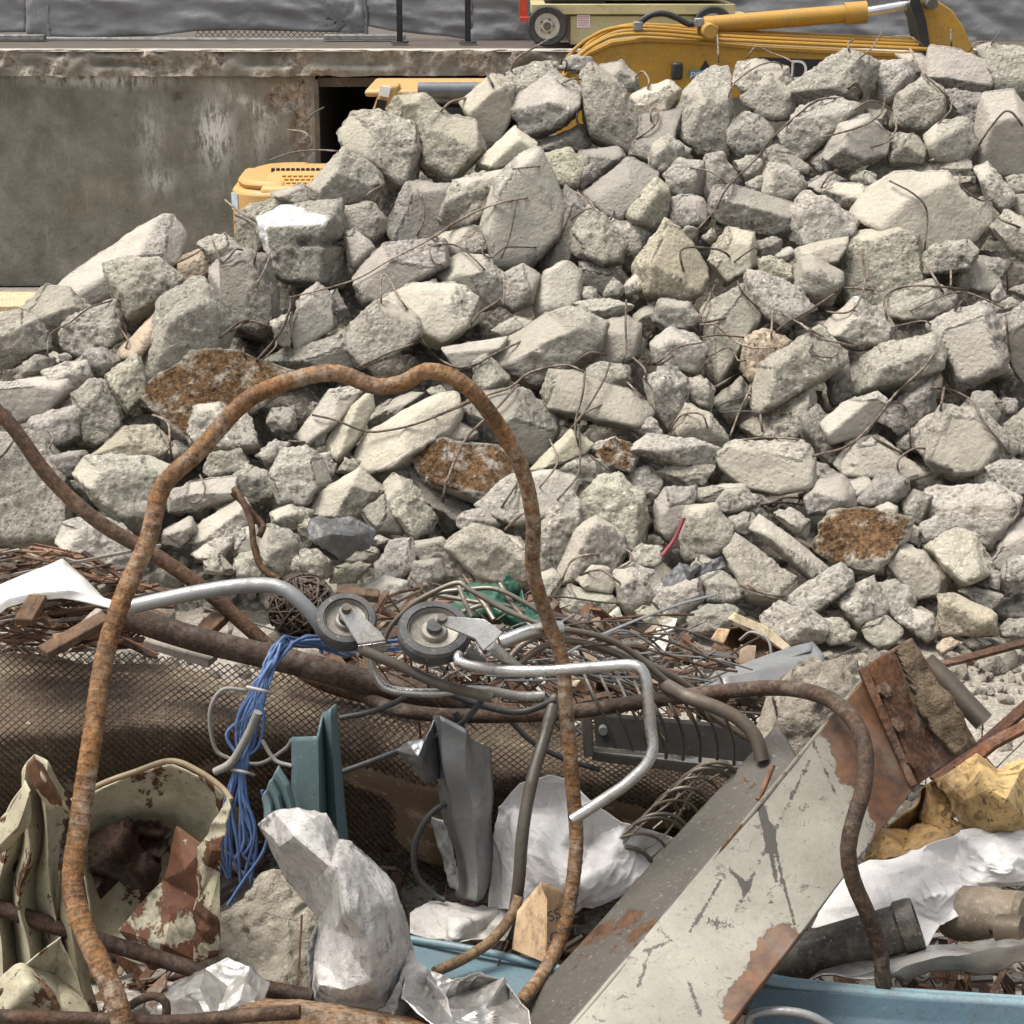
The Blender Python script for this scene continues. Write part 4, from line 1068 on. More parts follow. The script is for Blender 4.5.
for s in (0, 1):
    for k in range(3):
        z = at(640, -14, LY)[2]+k*.28
        for f in (1, -1): m.box((at(640, 0, LY)[0], LY+.1+s*.9, z+.16), (1.9, .05, .09), ax=[(cos(.14), 0, f*sin(.14)), (0, 1, 0), (-f*sin(.14), 0, cos(.14))])
m.build('scissor_arms', M_CREAM, lift)
m = MB(); bx(m, (519, -8), (527, 20), LY+.02, .12); m.box(at(525, 19, LY), (.12, .1, .05)); m.build('side_bracket', M_RED, lift, bevel=.006)
for x in (547, 712):
    for dy in (0, .95):
        c = at(x, 33, LY); c = np.array([c[0], LY-.02+dy, LZ+.225])
        w_ = MB(); w_.lathe(c, (0, -1, 0), [(.135, -.07), (.205, -.08), (.222, -.05), (.222, .05), (.205, .078), (.15, .07), (.14, .05)], 40); wo = w_.build('wheel', M_RUB, lift)
        w_ = MB(); w_.lathe(c, (0, -1, 0), [(.15, .06), (.145, .045), (.075, .03), (.06, .06), (.0, .062)], 32); w_.build('rim', M_WRIM, wo)
        w_ = MB(); w_.cyl(c+np.array([0, -.075, 0]), (0, -1, 0), .045, .05, 16)
        for k in range(5): w_.cyl(c+np.array([.075*cos(k*1.257), -.05, .075*sin(k*1.257)]), (0, -1, 0), .012, .03, 8)
        w_.build('hub', M_DULL, wo)
m = MB(); bx(m, (577, 15), (590, 27.5), LY-.012, .01); st = m.build('warning_label', M_WHITE, lift, smooth=False)
m = MB(); pk = plain('pink_print', (.55, .12, .2), .6)
rg = random.Random(4)
for r in range(6):
    x = 578.2
    while x < 588.6:
        w_ = rg.uniform(.7, 2.0); bx(m, (x, 16.4+r*1.8), (min(x+w_, 589), 17.2+r*1.8), LY-.015, .004); x += w_+.5
m.build('print_lines', pk, st, smooth=False)
# ------------------------------------------------------------------ excavator behind the heap
EY = 18.4
M_YEL = painted('excavator_yellow', (.42, .225, .026), (.2, .11, .04), .14, 4, .6, .5, near=.3, dirtc=(.22, .16, .08)); M_YEL2 = painted('hood_yellow', (.47, .275, .09), (.3, .2, .1), .1, 4, .5, .5, near=.3, dirtc=(.30, .24, .16))
M_BLK = plain('black_plastic', (.02, .02, .021), .5); M_GLASS = Mat('dark_glass').done((.02, .022, .024), .08, 0, spec=.7)
M_CYL = steel('cylinder_chrome', (.75, .75, .76), .12, .1, 6, 1.0)
ex = thing('excavator', 'yellow excavator standing behind the rubble heap with its boom lowered to the right', 'excavator', (at(430, 200, EY)[0], EY+1.2, 0))
xl, xr = at(226, 200, EY)[0], at(560, 200, EY)[0]
za, zb = at(300, 232, EY)[2], at(300, 189, EY)[2]
zc, zd, ze = at(300, 173, EY+.36)[2], at(300, 167.5, EY+.58)[2], at(300, 163.5, EY+.95)[2]
m = MB(); m.prism([(xl+.32, EY+.05, za), (xl+.32, EY+.02, zb), (xl+.36, EY+.36, zc), (xl+.46, EY+.58, zd), (xl+.46, EY+.95, ze), (xl+.46, EY+2.0, ze-.25), (xl+.32, EY+2.45, zb-.2), (xl+.32, EY+2.45, za)], (xr-xl-.4, 0, 0)); m.build('engine_hood', M_YEL2, ex, bevel=.04)
cw = [(xl+.55, EY-.02), (xl+.28, EY+.02), (xl+.10, EY+.16), (xl, EY+.45), (xl-.03, EY+1.25), (xl, EY+2.05), (xl+.10, EY+2.34), (xl+.28, EY+2.48), (xl+.55, EY+2.5)]
m = MB(); m.prism([(x, y, za-.25) for x, y in cw], (0, 0, zb-za+.22)); m.prism([(x*.94+(xl+.3)*.06+.03, (y-EY-1.25)*.93+EY+1.25, zb-.03) for x, y in cw[:5]+[(xl+.55, EY+1.25)]], (0, 0, (zc-zb)*.8)); m.build('counterweight', M_YEL2, ex, bevel=.07)
m = MB()
for k in range(13):
    p = at(272+k*5.0, 171.5, EY+.38); m.box((p[0], EY+.47, (zc+zd)/2), (.032, .05, .04))
m.build('vent_slots', M_BLK, ex, smooth=False)
m = MB()
for k in range(3):
    for q in range(6): p = at(283+q*5.5+k*3, 176+k*2.6, EY+.2); t_ = .2+k*.22; m.box((p[0], EY+.36-.34*t_, zc+(zb-zc)*t_+.002), (.035, .05, .012))
m.build('grille', M_YEL, ex, smooth=False)
p = at(232, 203, EY+.1); m = MB(); m.box((xl+.055, EY+.22, p[2]), (.12, .012, .16), ax=[(.6, -.8, 0), (.8, .6, 0), (0, 0, 1)]); m.build('reflector', plain('grey_label', (.45, .5, .55), .4), ex)
# cab
CY = 18.9; c0, c1 = at(372, 100, CY)[0], at(492, 100, CY)[0]; ct = at(400, 78.5, CY+1.4)[2]; cb = 1.2
cab = MB(); cab.box(((c0+c1)/2+.02, CY+.75, (ct+cb)/2-.06), (c1-c0-.16, 1.4, ct-cb-.2)); cabo = cab.build('cab', M_GLASS, ex, bevel=.03)
m = MB(); m.box(((c0+c1)/2-.02, CY+.72, ct-.035), (c1-c0+.1, 1.5, .07)); m.build('roof', M_YEL2, cabo, bevel=.045)
m = MB(); m.prism([at(381, 85, CY-.035), at(400, 85, CY-.035), at(388, 125, CY-.035), at(367, 125, CY-.035)], (0, .3, 0)); m.build('pillar', M_YEL2, cabo, bevel=.03)
m = MB(); a, b = at(379, 84, CY-.04), at(389, 96, CY-.04); m.prism([at(381, 86, CY-.06), at(391, 87.5, CY-.06), at(388.5, 97.5, CY-.06), at(378, 95.5, CY-.06)], (0, .02, 0)); m.build('work_lamp', M_WHITE, cabo, smooth=False)
m = MB(); m.prism([at(377.5, 99, CY-.06), at(387, 101, CY-.06), at(382, 122, CY-.06), at(372, 120, CY-.06)], (0, .02, 0)); m.build('side_window', M_GLASS, cabo, smooth=False)
m = MB(); m.tube([at(418, 90, CY-.03), at(500, 90, CY-.03)], .075, 14, smooth=False); m.build('rail', plain('grey_tube', (.12, .13, .15), .4), cabo)
m = MB(); m.box(((c0+c1)/2+.1, CY-.01, cb+.05), (c1-c0, .06, .1)); m.build('door_sill', M_YEL2, cabo)
# undercarriage, mostly behind the heap
for dy in (.1, 1.9):
    m = MB(); prof = []
    for k in range(24):
        t = 2*pi*k/24; prof.append((np.sign(cos(t))*1.05+.3*cos(t), .32+.3*sin(t)))
    m.prism([(at(430, 200, EY)[0]+x, EY+dy, z) for x, z in prof], (0, .45, 0)); m.build('track', M_BLK, ex)
m = MB(); m.box((at(430, 200, EY)[0], EY+1.2, .62), (2.2, 2.0, .3)); m.cyl((at(430, 200, EY)[0], EY+1.2, .85), (0, 0, 1), .7, .3); m.build('undercarriage', M_YEL, ex)
# boom
BY = 18.3
top = [(528, 150), (548, 104), (566, 74), (588, 55), (612, 44), (645, 40), (690, 42), (760, 48.5), (850, 53), (930, 57)]
bot = [(935, 74), (850, 82), (790, 91), (740, 97), (690, 108), (650, 124), (620, 160)]
m = MB(); m.prism([at(x, y, BY) for x, y in top+bot], (0, .34, 0)); boom = m.build('boom', M_YEL, ex, bevel=.012)
m = MB(); m.prism([at(x, y-2.2, BY-.03) for x, y in top]+[at(x, y+1.6, BY-.03) for x, y in top[::-1]], (0, .4, 0)); m.build('top_flange', M_YEL, boom, bevel=.006)
for k, off in enumerate(((0, -1.5, -.05), (3, -5, .05), (-4, -8.5, .12), (6, -10.5, .2))):
    pts = [at(x+off[0], y+off[1]+(6 if i == 0 else 0), BY+off[2]) for i, (x, y) in enumerate([(553, 92), (575, 62), (598, 44), (622, 36), (660, 36), (720, 41), (800, 45), (935, 51)])]
    m = MB(); m.tube(pts, .018, 8); m.build('hydraulic_line', M_YEL, boom)
m = MB(); m.tube([at(636, 29, BY-.02), at(641, 22, BY-.02), at(651, 15, BY-.02), at(664, 13.5, BY-.02), at(677, 18, BY-.02), at(689, 24, BY-.02), at(700, 23, BY-.02)], .03, 10); m.build('hose', M_BLK, boom)
for x, y in ((638, 26), (699, 22.5)): m = MB(); m.box(at(x, y, BY-.02), (.09, .09, .08)); m.build('hose_fitting', M_GALV, boom, bevel=.01)
m = MB(); m.cyl(at(708, 30, BY-.02), (0, 1, 0), .07, .5, 20); m.box(at(706, 34, BY+.17), (.2, .3, .16)); m.build('cylinder_bracket', M_YEL, boom, bevel=.01)
a, b = at(704, 25.5, BY+.15), at(866, 12, BY+.15); d = b-a; L = np.linalg.norm(d)
m = MB(); m.cyl((a+b)/2, d, .082, L); m.cyl(a+d*.935, d, .102, L*.135, 28); cy = m.build('hydraulic_cylinder', M_YEL, ex, sharp=40)
m = MB(); a2 = at(866, 12, BY+.15); b2 = at(926, 2, BY+.15); m.cyl((a2+b2)/2, b2-a2, .044, np.linalg.norm(b2-a2)); m.build('rod', M_CYL, cy)
arm = [(910, -16), (922, -8), (938, 1), (952, 10), (963, 26), (975, 52), (972, 66), (930, 66), (925, 46), (921, 22), (914, 4)]
m = MB(); m.prism([at(x, y, BY-.02) for x, y in arm], (0, .38, 0)); ar = m.build('arm', M_YEL, ex, bevel=.012)
m = MB(); m.prism([at(x, y, BY-.05) for x, y in [(912, -14), (918, -6), (926, 20), (930, 46), (926, 60), (921, 46), (916, 20), (910, 4)]], (0, .44, 0)); m.build('edge_plate', M_BLK, ar)
m = MB(); m.cyl(at(927, 3, BY), (0, 1, 0), .05, .52, 20); m.build('pin', M_DULL, ar)
# lamp, dealer's plate, triangle and lettering on the boom side
m = MB(); a, b = at(671.5, 62, BY-.1), at(682.5, 80, BY-.1); m.box((a+b)/2, (b[0]-a[0], .09, a[2]-b[2])); m.build('lamp', M_BLK, boom, bevel=.025)
def flatpoly(pts, name, mat, Y, par, t=.004): m = MB(); m.prism([at(x, y, Y) for x, y in pts], (0, t, 0)); return m.build(name, mat, par, smooth=False)
flatpoly([(705.5, 60), (719, 82), (692, 82)], 'triangle_mark', M_BLK, BY-.006, boom)
flatpoly([(689, 70), (708, 70), (708, 77.5), (689, 77.5)], 'dealer_plate', plain('blue_plate', (.07, .22, .36), .5), BY-.012, boom)
flatpoly([(754, 57), (830, 60), (830, 90), (792, 91), (766, 72)], 'black_panel', M_BLK, BY-.006, boom)
def text(body, x, y, h, Y, mat, parent, name='lettering', rot=(R(90), 0, 0), ext=.001, sx=1.0, italic=0.0):
    cu = bpy.data.curves.new(name, 'FONT'); cu.body = body; cu.size = h; cu.extrude = ext; cu.shear = italic
    o = bpy.data.objects.new(name, cu); COL.objects.link(o)
    bpy.context.view_layer.update(); me = bpy.data.meshes.new_from_object(o.evaluated_get(bpy.context.evaluated_depsgraph_get()))
    bpy.data.objects.remove(o); o = bpy.data.objects.new(name, me); COL.objects.link(o); me.materials.append(mat)
    o.parent = parent; o.location = at(x, y, Y)-ORG[parent.name]; o.rotation_euler = rot; o.scale = (sx, 1, 1); ORG[o.name] = at(x, y, Y)
    return o
text('pet', 690, 76.2, .085, BY-.016, M_WHITE, boom, italic=.2, sx=1.15)
text('D', 789, 79.5, .26, BY-.012, M_WHITE, boom, sx=.9)
# ================================================================== the scrap in front
M_CREAMSH = painted('cream_enamel', (.37, .335, .235), (.11, .048, .022), .56, 5.5, .55, .5, edge=.015, dirtc=(.11, .09, .062))
M_TEAL = painted('teal_paint', (.085, .135, .145), (.15, .13, .11), .2, 5, .4, .45)
M_BLUE = painted('blue_paint', (.125, .20, .235), (.12, .08, .05), .2, 4, .5, .45, dirtc=(.10, .10, .095))
M_YCH = painted('old_yellow_paint', (.47, .32, .13), (.20, .12, .055), .78, 6, .7, .7, edge=.12)
M_PLAS = plastic('dirty_white_plastic', (.50, .475, .44), .45, .55); M_GPLAS = plastic('grey_stained_plastic', (.44, .42, .40), .36, .95, 5, dirtc=(.10, .095, .09))
M_CLEAR = plastic('clean_white_plastic', (.62, .60, .585), .4, .2)
M_FOIL = steel('crumpled_foil', (.50, .485, .46), .28, .6, 9, .8); M_DUCT = steel('grey_duct_metal', (.36, .365, .37), .34, .55, 7, .7)
M_BLKP = plastic('dark_plastic_sheet', (.06, .062, .066), .4, .5, 5, dirtc=(.22, .21, .19))
M_CABLE = plain('black_cable', (.035, .035, .035), .5); M_GCABLE = plain('grey_cable', (.20, .19, .175), .6)
M_BLUEW = plain('blue_wire', (.075, .13, .27), .42, 0, .35, 30); M_TIE = plain('cable_tie', (.35, .33, .31), .5)
M_WOODD = wood('dark_wood', (.055, .032, .02), (.15, .085, .045)); M_WOODR = wood('red_wood', (.13, .065, .036), (.24, .13, .075)); M_WOODG = wood('grey_wood', (.22, .19, .155), (.34, .30, .25))
M_BROWN = painted('brown_sheet', (.18, .125, .082), (.50, .41, .275), .70, 4.2, .5, .85, edge=.16)
M_MESHW = rust('mesh_strands', (.085, .058, .04), (.04, .029, .023), (.24, .20, .155), .4, 20)
M_CARD = wood('cardboard', (.42, .28, .16), (.52, .37, .23)); M_GREEN = plain('green_plastic', (.014, .07, .042), .4)
M_INK = plain('black_ink', (.03, .028, .026), .7)
G_BAR = 'bent rusty bars and pipes among the scrap'
# --- bars and pipes
tube('ribbed_bar', [(128, 1040, 2.72), (112, 990, 2.76), (85, 930, 2.83), (73, 885, 2.88), (80, 820, 2.94), (92, 740, 3.0), (104, 660, 3.08), (122, 600, 3.13), (148, 540, 3.18), (163, 487, 3.22), (200, 450, 3.24), (245, 402, 3.26), (290, 381, 3.27), (335, 373, 3.28), (375, 386, 3.28), (402, 383, 3.28), (430, 371, 3.28), (465, 385, 3.28), (498, 425, 3.30), (522, 470, 3.32), (533, 520, 3.34), (533, 570, 3.36), (548, 620, 3.39), (562, 660, 3.38), (567, 720, 3.33), (573, 790, 3.30), (576, 850, 3.26), (566, 920, 3.2), (548, 965, 3.12), (520, 1004, 3.0)],
     [.0185, .018, .0165, .0155, .015, .0145, .0137, .0132, .0132, .0128], M_BAR, label='long rusty ribbed bar bent into a big wavy arch across the middle', cat='rusty bar', group=G_BAR, seg=18, rib=(.0205, .06, .0017), step=.0017)
tube('rusty_pipe', [(-12, 402, 4.0), (15, 430), (50, 478), (100, 523), (155, 555), (205, 590), (245, 625), (275, 652, 3.92), (312, 678), (350, 692), (420, 708, 3.84)], [.0155, .0165, .0165, .0165], M_PIPE, label='rusty brown pipe slanting down from the left edge behind the ribbed bar', cat='pipe', group=G_BAR, seg=16, color=(1.5, 1.3, 1.1))
p_ = tube('rusty_pipe', [(126, 617, 3.72), (200, 640), (300, 664), (385, 686), (478, 703, 3.66)], .0265, M_PIPE, label='thick dark brown straight pipe lying under the caster wheels', cat='pipe', group=G_BAR, seg=18)
tube('bent_pipe', [(346, 682, 3.76), (372, 700, 3.66), (410, 712, 3.60), (470, 716), (560, 713), (640, 702, 3.56), (720, 692, 3.5), (780, 688, 3.4), (822, 696, 3.28), (850, 716, 3.18), (864, 745, 3.12), (864, 785, 3.06), (854, 820, 3.02), (848, 850, 3.0), (853, 880), (868, 915, 2.98), (880, 950), (883, 988, 2.98)], [.0145, .015, .0155, .0152, .0145, .014], M_PIPE, label='dark pipe with a hook bend passing in front of the painted steel beam', cat='pipe', group=G_BAR, seg=16, color=(1.1, 1.05, 1))
tube('galvanised_tube', [(134, 606, 3.66), (165, 599), (200, 592), (240, 586), (275, 586), (295, 597), (315, 618), (330, 642, 3.60)], .0155, M_GALV, label='pale galvanised tube with a bend, ending at the left caster wheel', cat='tube', group=G_BAR, seg=14)
tube('steel_tube', [(555, 698, 3.50), (545, 735, 3.42), (532, 780, 3.36), (523, 830, 3.32), (519, 880, 3.30), (514, 915, 3.30)], .0125, M_DULL, label='grey steel tube standing upright left of the ribbed bar leg', cat='tube', group=G_BAR, seg=14)
tube('rusty_pipe', [(519, 896, 3.27), (512, 915, 3.25), (492, 940, 3.2), (465, 958, 3.15), (435, 972, 3.1)], .0105, rust('tan_bar', (.24, .16, .09), (.13, .08, .045), (.34, .27, .19), .4), label='thin tan bar curving down to the blue metal tray', cat='bar', group=G_BAR)
tube('rusty_pipe', [(-14, 903, 2.96), (60, 928), (150, 956), (230, 980), (312, 998, 2.92)], .0145, M_PIPE, label='dark rusty pipe sloping across the cream sheet metal at lower left', cat='pipe', group=G_BAR, color=(.9, .8, .75))
tube('rusty_pipe', [(-10, 1016, 2.78), (80, 1019), (170, 1022), (240, 1016), (300, 1012, 2.76)], .012, M_PIPE, label='thin rusty pipe lying along the bottom left edge', cat='pipe', group=G_BAR, color=(1.1, .9, .8))
tube('rusty_hook', [(-8, 1000, 2.84), (10, 988), (32, 984), (48, 992), (56, 1010, 2.82)], .0075, M_PIPE, label='small rusty hooked rod at the bottom left corner', cat='rod', group=G_BAR, color=(1.6, 1.2, .9))
tube('rusty_hook', [(130, 1006, 2.84), (140, 1000), (155, 996), (166, 1003), (166, 1018, 2.82)], .0075, M_PIPE, label='small rusty hooked rod beside the foot of the ribbed bar', cat='rod', group=G_BAR)
strip('rusty_plate', [[(232, 1040, 2.78), (236, 1010, 2.8), (262, 1000, 2.86)], [(290, 1036, 2.78), (296, 1008, 2.8), (300, 1000, 2.86)], [(360, 1036, 2.78), (372, 1018, 2.8), (352, 1008, 2.86)], [(440, 1040, 2.78), (436, 1030, 2.8), (420, 1020, 2.86)]], M_BAR, thick=.006, lab=('rusty orange steel strip at the bottom edge under the grey plastic', 'metal strip', None))
tube('pipe_stub', [(926, 662, 4.3), (945, 680), (965, 702), (984, 722, 4.2)], .026, M_DULL, label='short dark grey pipe behind the rusty end of the steel beam', cat='pipe', seg=16, color=(.8, .75, .7))
for a, lab, c in (([(905, 672, 5.0), (960, 660), (1034, 640, 5.2)], 'flat rusty bar on the gravel right of the steel beam end', (.9, .85, .8)), ([(960, 770, 3.9), (990, 745), (1034, 722, 4.0)], 'rusty orange angle bar above the yellow scrap', (1.2, 1.0, .85)), ([(935, 780, 4.0), (975, 752), (1034, 700, 4.1)], 'dark rusty flat bar behind the yellow scrap', (.7, .6, .6))):
    m = MB(); P = px(a)
    for p, q in zip(P, P[1:]):
        d = q-p; L = np.linalg.norm(d); d /= L; n = np.cross(d, [0, 0, 1]); n /= np.linalg.norm(n); m.box((p+q)/2, (L+.004, .035, .010), ax=[d, n, np.cross(n, d)])
    tag(m.build('flat_bar', M_RUST, color=c), lab, 'flat bar', 'flat rusty bars at the right')
for pts, r, lab in (([(234, 489, 4.6), (242, 500), (251, 522), (254, 546), (262, 568), (280, 580, 4.45)], .0085, 'rusty twisted rod standing in front of the rubble left of the arch centre'), ([(232, 492, 4.58), (248, 508), (262, 524), (263, 528), (259, 537, 4.55)], .008, 'short rusty hook twisted round the standing rod')):
    tube('twisted_rod', pts, r, M_BAR, label=lab, cat='rod', seg=8, color=(.45, .42, .42))
# --- caster frame
cf = thing('caster_frame', 'broken chrome trolley frame with two caster wheels lying on the pipes', 'trolley frame', at(470, 690, 3.55))
M_TYRE = plain('grey_rubber_tyre', (.055, .056, .06), .6, 0, .5, 25, dirt=.9); M_RIMC = plain('dusty_rim', (.23, .215, .185), .5, .3, .4, 20, dirt=.8)
for (x, y, Y, rad, ax, sc) in ((346, 622, 3.50, .060, (.10, -.60, .79), 0), (434, 633, 3.42, .070, (.06, -.50, .86), 1)):
    c = at(x, y, Y); a = np.array(ax); a /= np.linalg.norm(a)
    m = MB(); m.lathe(c, a, [(rad*.70, -.016), (rad*.94, -.017), (rad, -.010), (rad, .010), (rad*.94, .017), (rad*.74, .018), (rad*.70, .008)], 48); w_ = m.build('wheel', M_TYRE, cf, sharp=30)
    m = MB(); m.lathe(c, a, [(rad*.73, .013), (rad*.70, .0165), (rad*.64, .006), (rad*.38, .002), (rad*.33, .012), (rad*.0, .013)], 40); m.lathe(c, -a, [(rad*.73, .013), (rad*.70, .0165), (rad*.64, .006), (0, .006)], 40); m.build('rim', M_RIMC, w_, sharp=30)
    m = MB(); m.cyl(c+a*.018, a, .015, .014, 20); m.build('hub', M_TYRE, w_)
def slab3(name, pts, mat, par, t=.004, up=(0, -.5, .85)):
    P = px(pts); m = MB(); m.prism(P, np.array(up)*t); return m.build(name, mat, par, bevel=.0015)
f1 = slab3('fork', [(338, 612, 3.455), (341, 608, 3.455), (348, 607, 3.455), (354, 609, 3.455), (380, 632, 3.43), (386, 641, 3.42), (358, 645, 3.42), (351, 634, 3.43)], M_CHROME, cf)
slab3('fork_web', [(358, 645, 3.419), (386, 641, 3.419), (388, 650, 3.43), (360, 654, 3.43)], M_CHROME, f1, .006, (0, -1, .1))
f2 = slab3('fork', [(434, 622, 3.375), (436, 619, 3.375), (444, 617, 3.375), (484, 620, 3.34), (503, 633, 3.32), (494, 643, 3.32), (483, 652, 3.32), (475, 640, 3.33), (446, 628, 3.36)], M_CHROME, cf)
slab3('fork_web', [(475, 641, 3.33), (483, 652, 3.32), (488, 664, 3.36), (476, 670, 3.39), (462, 662, 3.40), (468, 648, 3.37)], M_CHROME, f2, .006, (0, -1, .1))
for x, y, Y, f in ((346.5, 610.5, 3.45, f1), (442, 621, 3.37, f2)):
    m = MB(); m.cyl(at(x, y, Y)+np.array([0, -.003, .005]), (.08, -.5, .86), .009, .012, 14); m.build('axle_bolt', M_DULL, f)
def ctube(name, pts, r, mat=M_CHROME, **k): return tube(name, pts, r, mat, cf, seg=14, **k)
ctube('stem', [(490, 645, 3.33), (505, 658), (520, 671, 3.36)], .0115)
ctube('front_tube', [(460, 655, 3.36), (458, 659), (464, 664), (500, 670), (540, 671), (600, 667), (628, 665), (640, 668), (646, 680), (648, 700), (651, 730), (653, 748), (646, 765), (625, 785), (600, 802), (572, 820, 3.22)], .0112)
ctube('side_tube', [(368, 648, 3.43), (371, 664), (379, 682), (392, 690), (430, 693), (480, 690), (520, 696), (545, 695, 3.42)], .009)
ctube('square_bar', [(362, 650, 3.40), (395, 664), (440, 684), (492, 698, 3.38)], .0105, M_DULL)
ctube('rear_tube', [(500, 643, 3.40), (530, 632), (562, 628, 3.44)], .0145)
# --- wire frame and rods beyond the casters
wf = thing('rod_frame', 'crumpled frame of grey wire rods behind the right caster wheel', 'wire frame', at(470, 620, 3.62))
for pts in ([(382, 648, 3.6), (390, 628), (404, 612), (422, 598), (456, 583), (470, 590), (505, 610), (545, 626), (562, 632, 3.5)], [(405, 612, 3.66), (418, 604), (432, 594), (472, 589), (495, 589), (520, 600), (560, 625, 3.6)], [(424, 609, 3.6), (436, 594, 3.66)], [(458, 583, 3.6), (464, 600), (472, 617, 3.55)], [(472, 590, 3.62), (484, 604), (494, 620, 3.55)], [(500, 584, 3.66), (514, 606), (534, 630, 3.56)], [(430, 594, 3.7), (470, 601), (500, 607), (530, 620, 3.65)], [(462, 612, 3.66), (484, 605), (506, 606), (525, 612, 3.68)], [(403, 613, 3.64), (440, 613), (462, 614, 3.64)]):
    tube('rod', pts, .0052, M_DULL, wf, seg=8, color=(1.5, 1.5, 1.45))
for k, (pts, r, lab, mt) in enumerate((([(505, 664, 3.44), (522, 645), (548, 633), (575, 631), (622, 646), (680, 692), (720, 722), (752, 742, 3.6)], .0062, 'grey bent rod arching highest over the rack right of the casters', M_DULL),
    ([(515, 668, 3.45), (540, 648), (572, 641), (620, 655), (690, 700), (735, 730), (765, 752, 3.62)], .0062, 'grey bent rod running parallel just under the highest arching rod', M_DULL),
    ([(515, 606, 4.0), (560, 618), (620, 645), (668, 678), (700, 698, 3.9)], .010, 'thick dark rod slanting behind the ribbed bar leg', M_PIPE),
    ([(570, 640, 3.6), (620, 654), (670, 676), (712, 704, 3.7)], .0095, 'thick shiny tube slanting down right behind the chrome frame corner', M_DULL),
    ([(585, 634, 3.66), (625, 648), (672, 680), (690, 697, 3.75)], .0055, 'thin grey rod between the two thick slanting rods', M_DULL),
    ([(610, 652, 3.74), (622, 646), (640, 647), (648, 662), (672, 690, 3.8)], .008, 'grey hooked rod with a small loop on the gravel edge', M_DULL),
    ([(664, 684, 3.56), (690, 698, 3.46), (715, 707), (740, 720), (756, 738), (762, 760, 3.40)], .0145, 'grey tube bent downward behind the top of the steel beam', M_DULL),
    ([(640, 652, 5.2), (655, 638), (662, 628, 5.3)], .008, 'rusty rod poking up from the gravel by the chip of board', M_PIPE))):
    tube('bent_rod', pts, r, mt, label=lab, cat='rod', group='bent rods right of the casters', seg=10, color=(1.2, 1.15, 1.1))
# --- rack
rk = thing('wire_rack', 'dark metal rack with a chrome edge and curved wires under the bent pipe', 'rack', at(670, 775, 3.62))
m = MB(); m.prism([at(594, 716, 3.70), at(700, 725, 3.70), at(760, 733, 3.70), at(758, 772, 3.66), at(596, 752, 3.66)], (0, .012, .004)); m.build('back_plate', plain('dark_channel', (.03, .028, .026), .5, .4), rk)
m = MB(); m.prism([at(594, 746, 3.64), at(755, 763, 3.64), at(755, 770, 3.60), at(594, 752, 3.60)], (0, .006, -.006)); m.build('chrome_edge', M_CHROME, rk)
m = MB(); m.prism([at(592, 752, 3.6), at(760, 772, 3.6), at(757, 782, 3.6), at(592, 761, 3.6)], (0, .03, 0)); m.build('front_rail', M_DULL, rk, bevel=.003)
m = MB(); m.prism([at(581, 715, 3.6), at(592, 716, 3.6), at(594, 757, 3.58), at(584, 758, 3.58)], (0, .03, 0)); m.build('end_post', M_DULL, rk, bevel=.003)
m = MB(); m.cyl(at(603, 730, 3.68), (0, -1, .1), .009, .02, 14); m.build('bolt', M_GALV, rk)
for k in range(9):
    x = 583+k*17; pts = [(x, 672+k*3, 3.60), (x+12, 698+k*3, 3.56), (x+24, 722+k*3.2, 3.56), (x+33, 748+k*2.4, 3.58)] if k < 4 else [(x-2, 690+k*1.5, 3.54), (x+8, 706+k*2, 3.52), (x+15, 726+k*2, 3.55), (x+15, 752+k*1.6, 3.58)]
    tube('wire', pts, .0036, M_DULL, rk, seg=6)
# --- wire guard (basket of rings)
wg = thing('wire_basket', 'crushed wire basket of curved rings beside the steel beam', 'wire basket', at(650, 880, 3.4))
def bpt(t, a):
    cx, cy = 622+100*t+6*sin(5*t), 884-88*t; a = R(a)
    return (cx+(37-9*t)*cos(a)-5, cy-(36+4*sin(4*t))*sin(a), 3.43-.055*sin(a)+.02*t)
for t, r in ((0, .0046), (.13, .003), (.3, .004), (.34, .004), (.5, .003), (.66, .0042), (.8, .003), (.93, .0045), (1.0, .0045)):
    tube('ring', [bpt(t+.03*sin(a/30), a) for a in range(205, -20, -25)], r, M_DULL, wg, seg=8, color=(1.15, 1.1, 1.05))
for a in (195, 165, 138, 112, 88, 60, 32): tube('wire', [bpt(t, a+8*sin(7*t+a)) for t in (0, .2, .4, .6, .8, 1)], .0024, M_DULL, wg, seg=6, color=(1.5, 1.45, 1.35))
# --- roll of expanded mesh
def rollsurf(u, v):
    x = -25+u*800; top = np.interp(x, [-25, 120, 300, 480, 600, 775], [642, 652, 672, 702, 716, 744]); bot = np.interp(x, [-25, 200, 420, 560, 775], [850, 850, 900, 870, 860])
    y = top+(bot-top)*v; sd = 3*u
    Y = 4.02-.04*u-.30*np.sin(pi*min(1, v*1.08)**.8)+.05*sin(9*v+2*sin(4*u))+.03*sin(14*u+3*v)
    return x, y, Y
nu, nv = 90, 40
P = np.array([at(*rollsurf(i/(nu-1), j/(nv-1))) for j in range(nv) for i in range(nu)]); B = P+np.array([0, .035, -.03]); B = B+np.stack([vn(B, 6, s) for s in (1, 2, 3)], 1)*.03
F = np.array([(j*nu+i, j*nu+i+1, (j+1)*nu+i+1, (j+1)*nu+i) for j in range(nv-1) for i in range(nu-1)])
mr = thing('mesh_roll', 'long crushed roll of rusty brown diamond mesh under the pipes at left', 'mesh roll', at(350, 850, 3.8))
mk('rusty_backing', B, F, M_BROWN, mr)
m = MB(); NU, NV = 98, 58
def rs_(u, v): return at(*rollsurf(min(1, max(0, u)), min(1, max(0, v))))
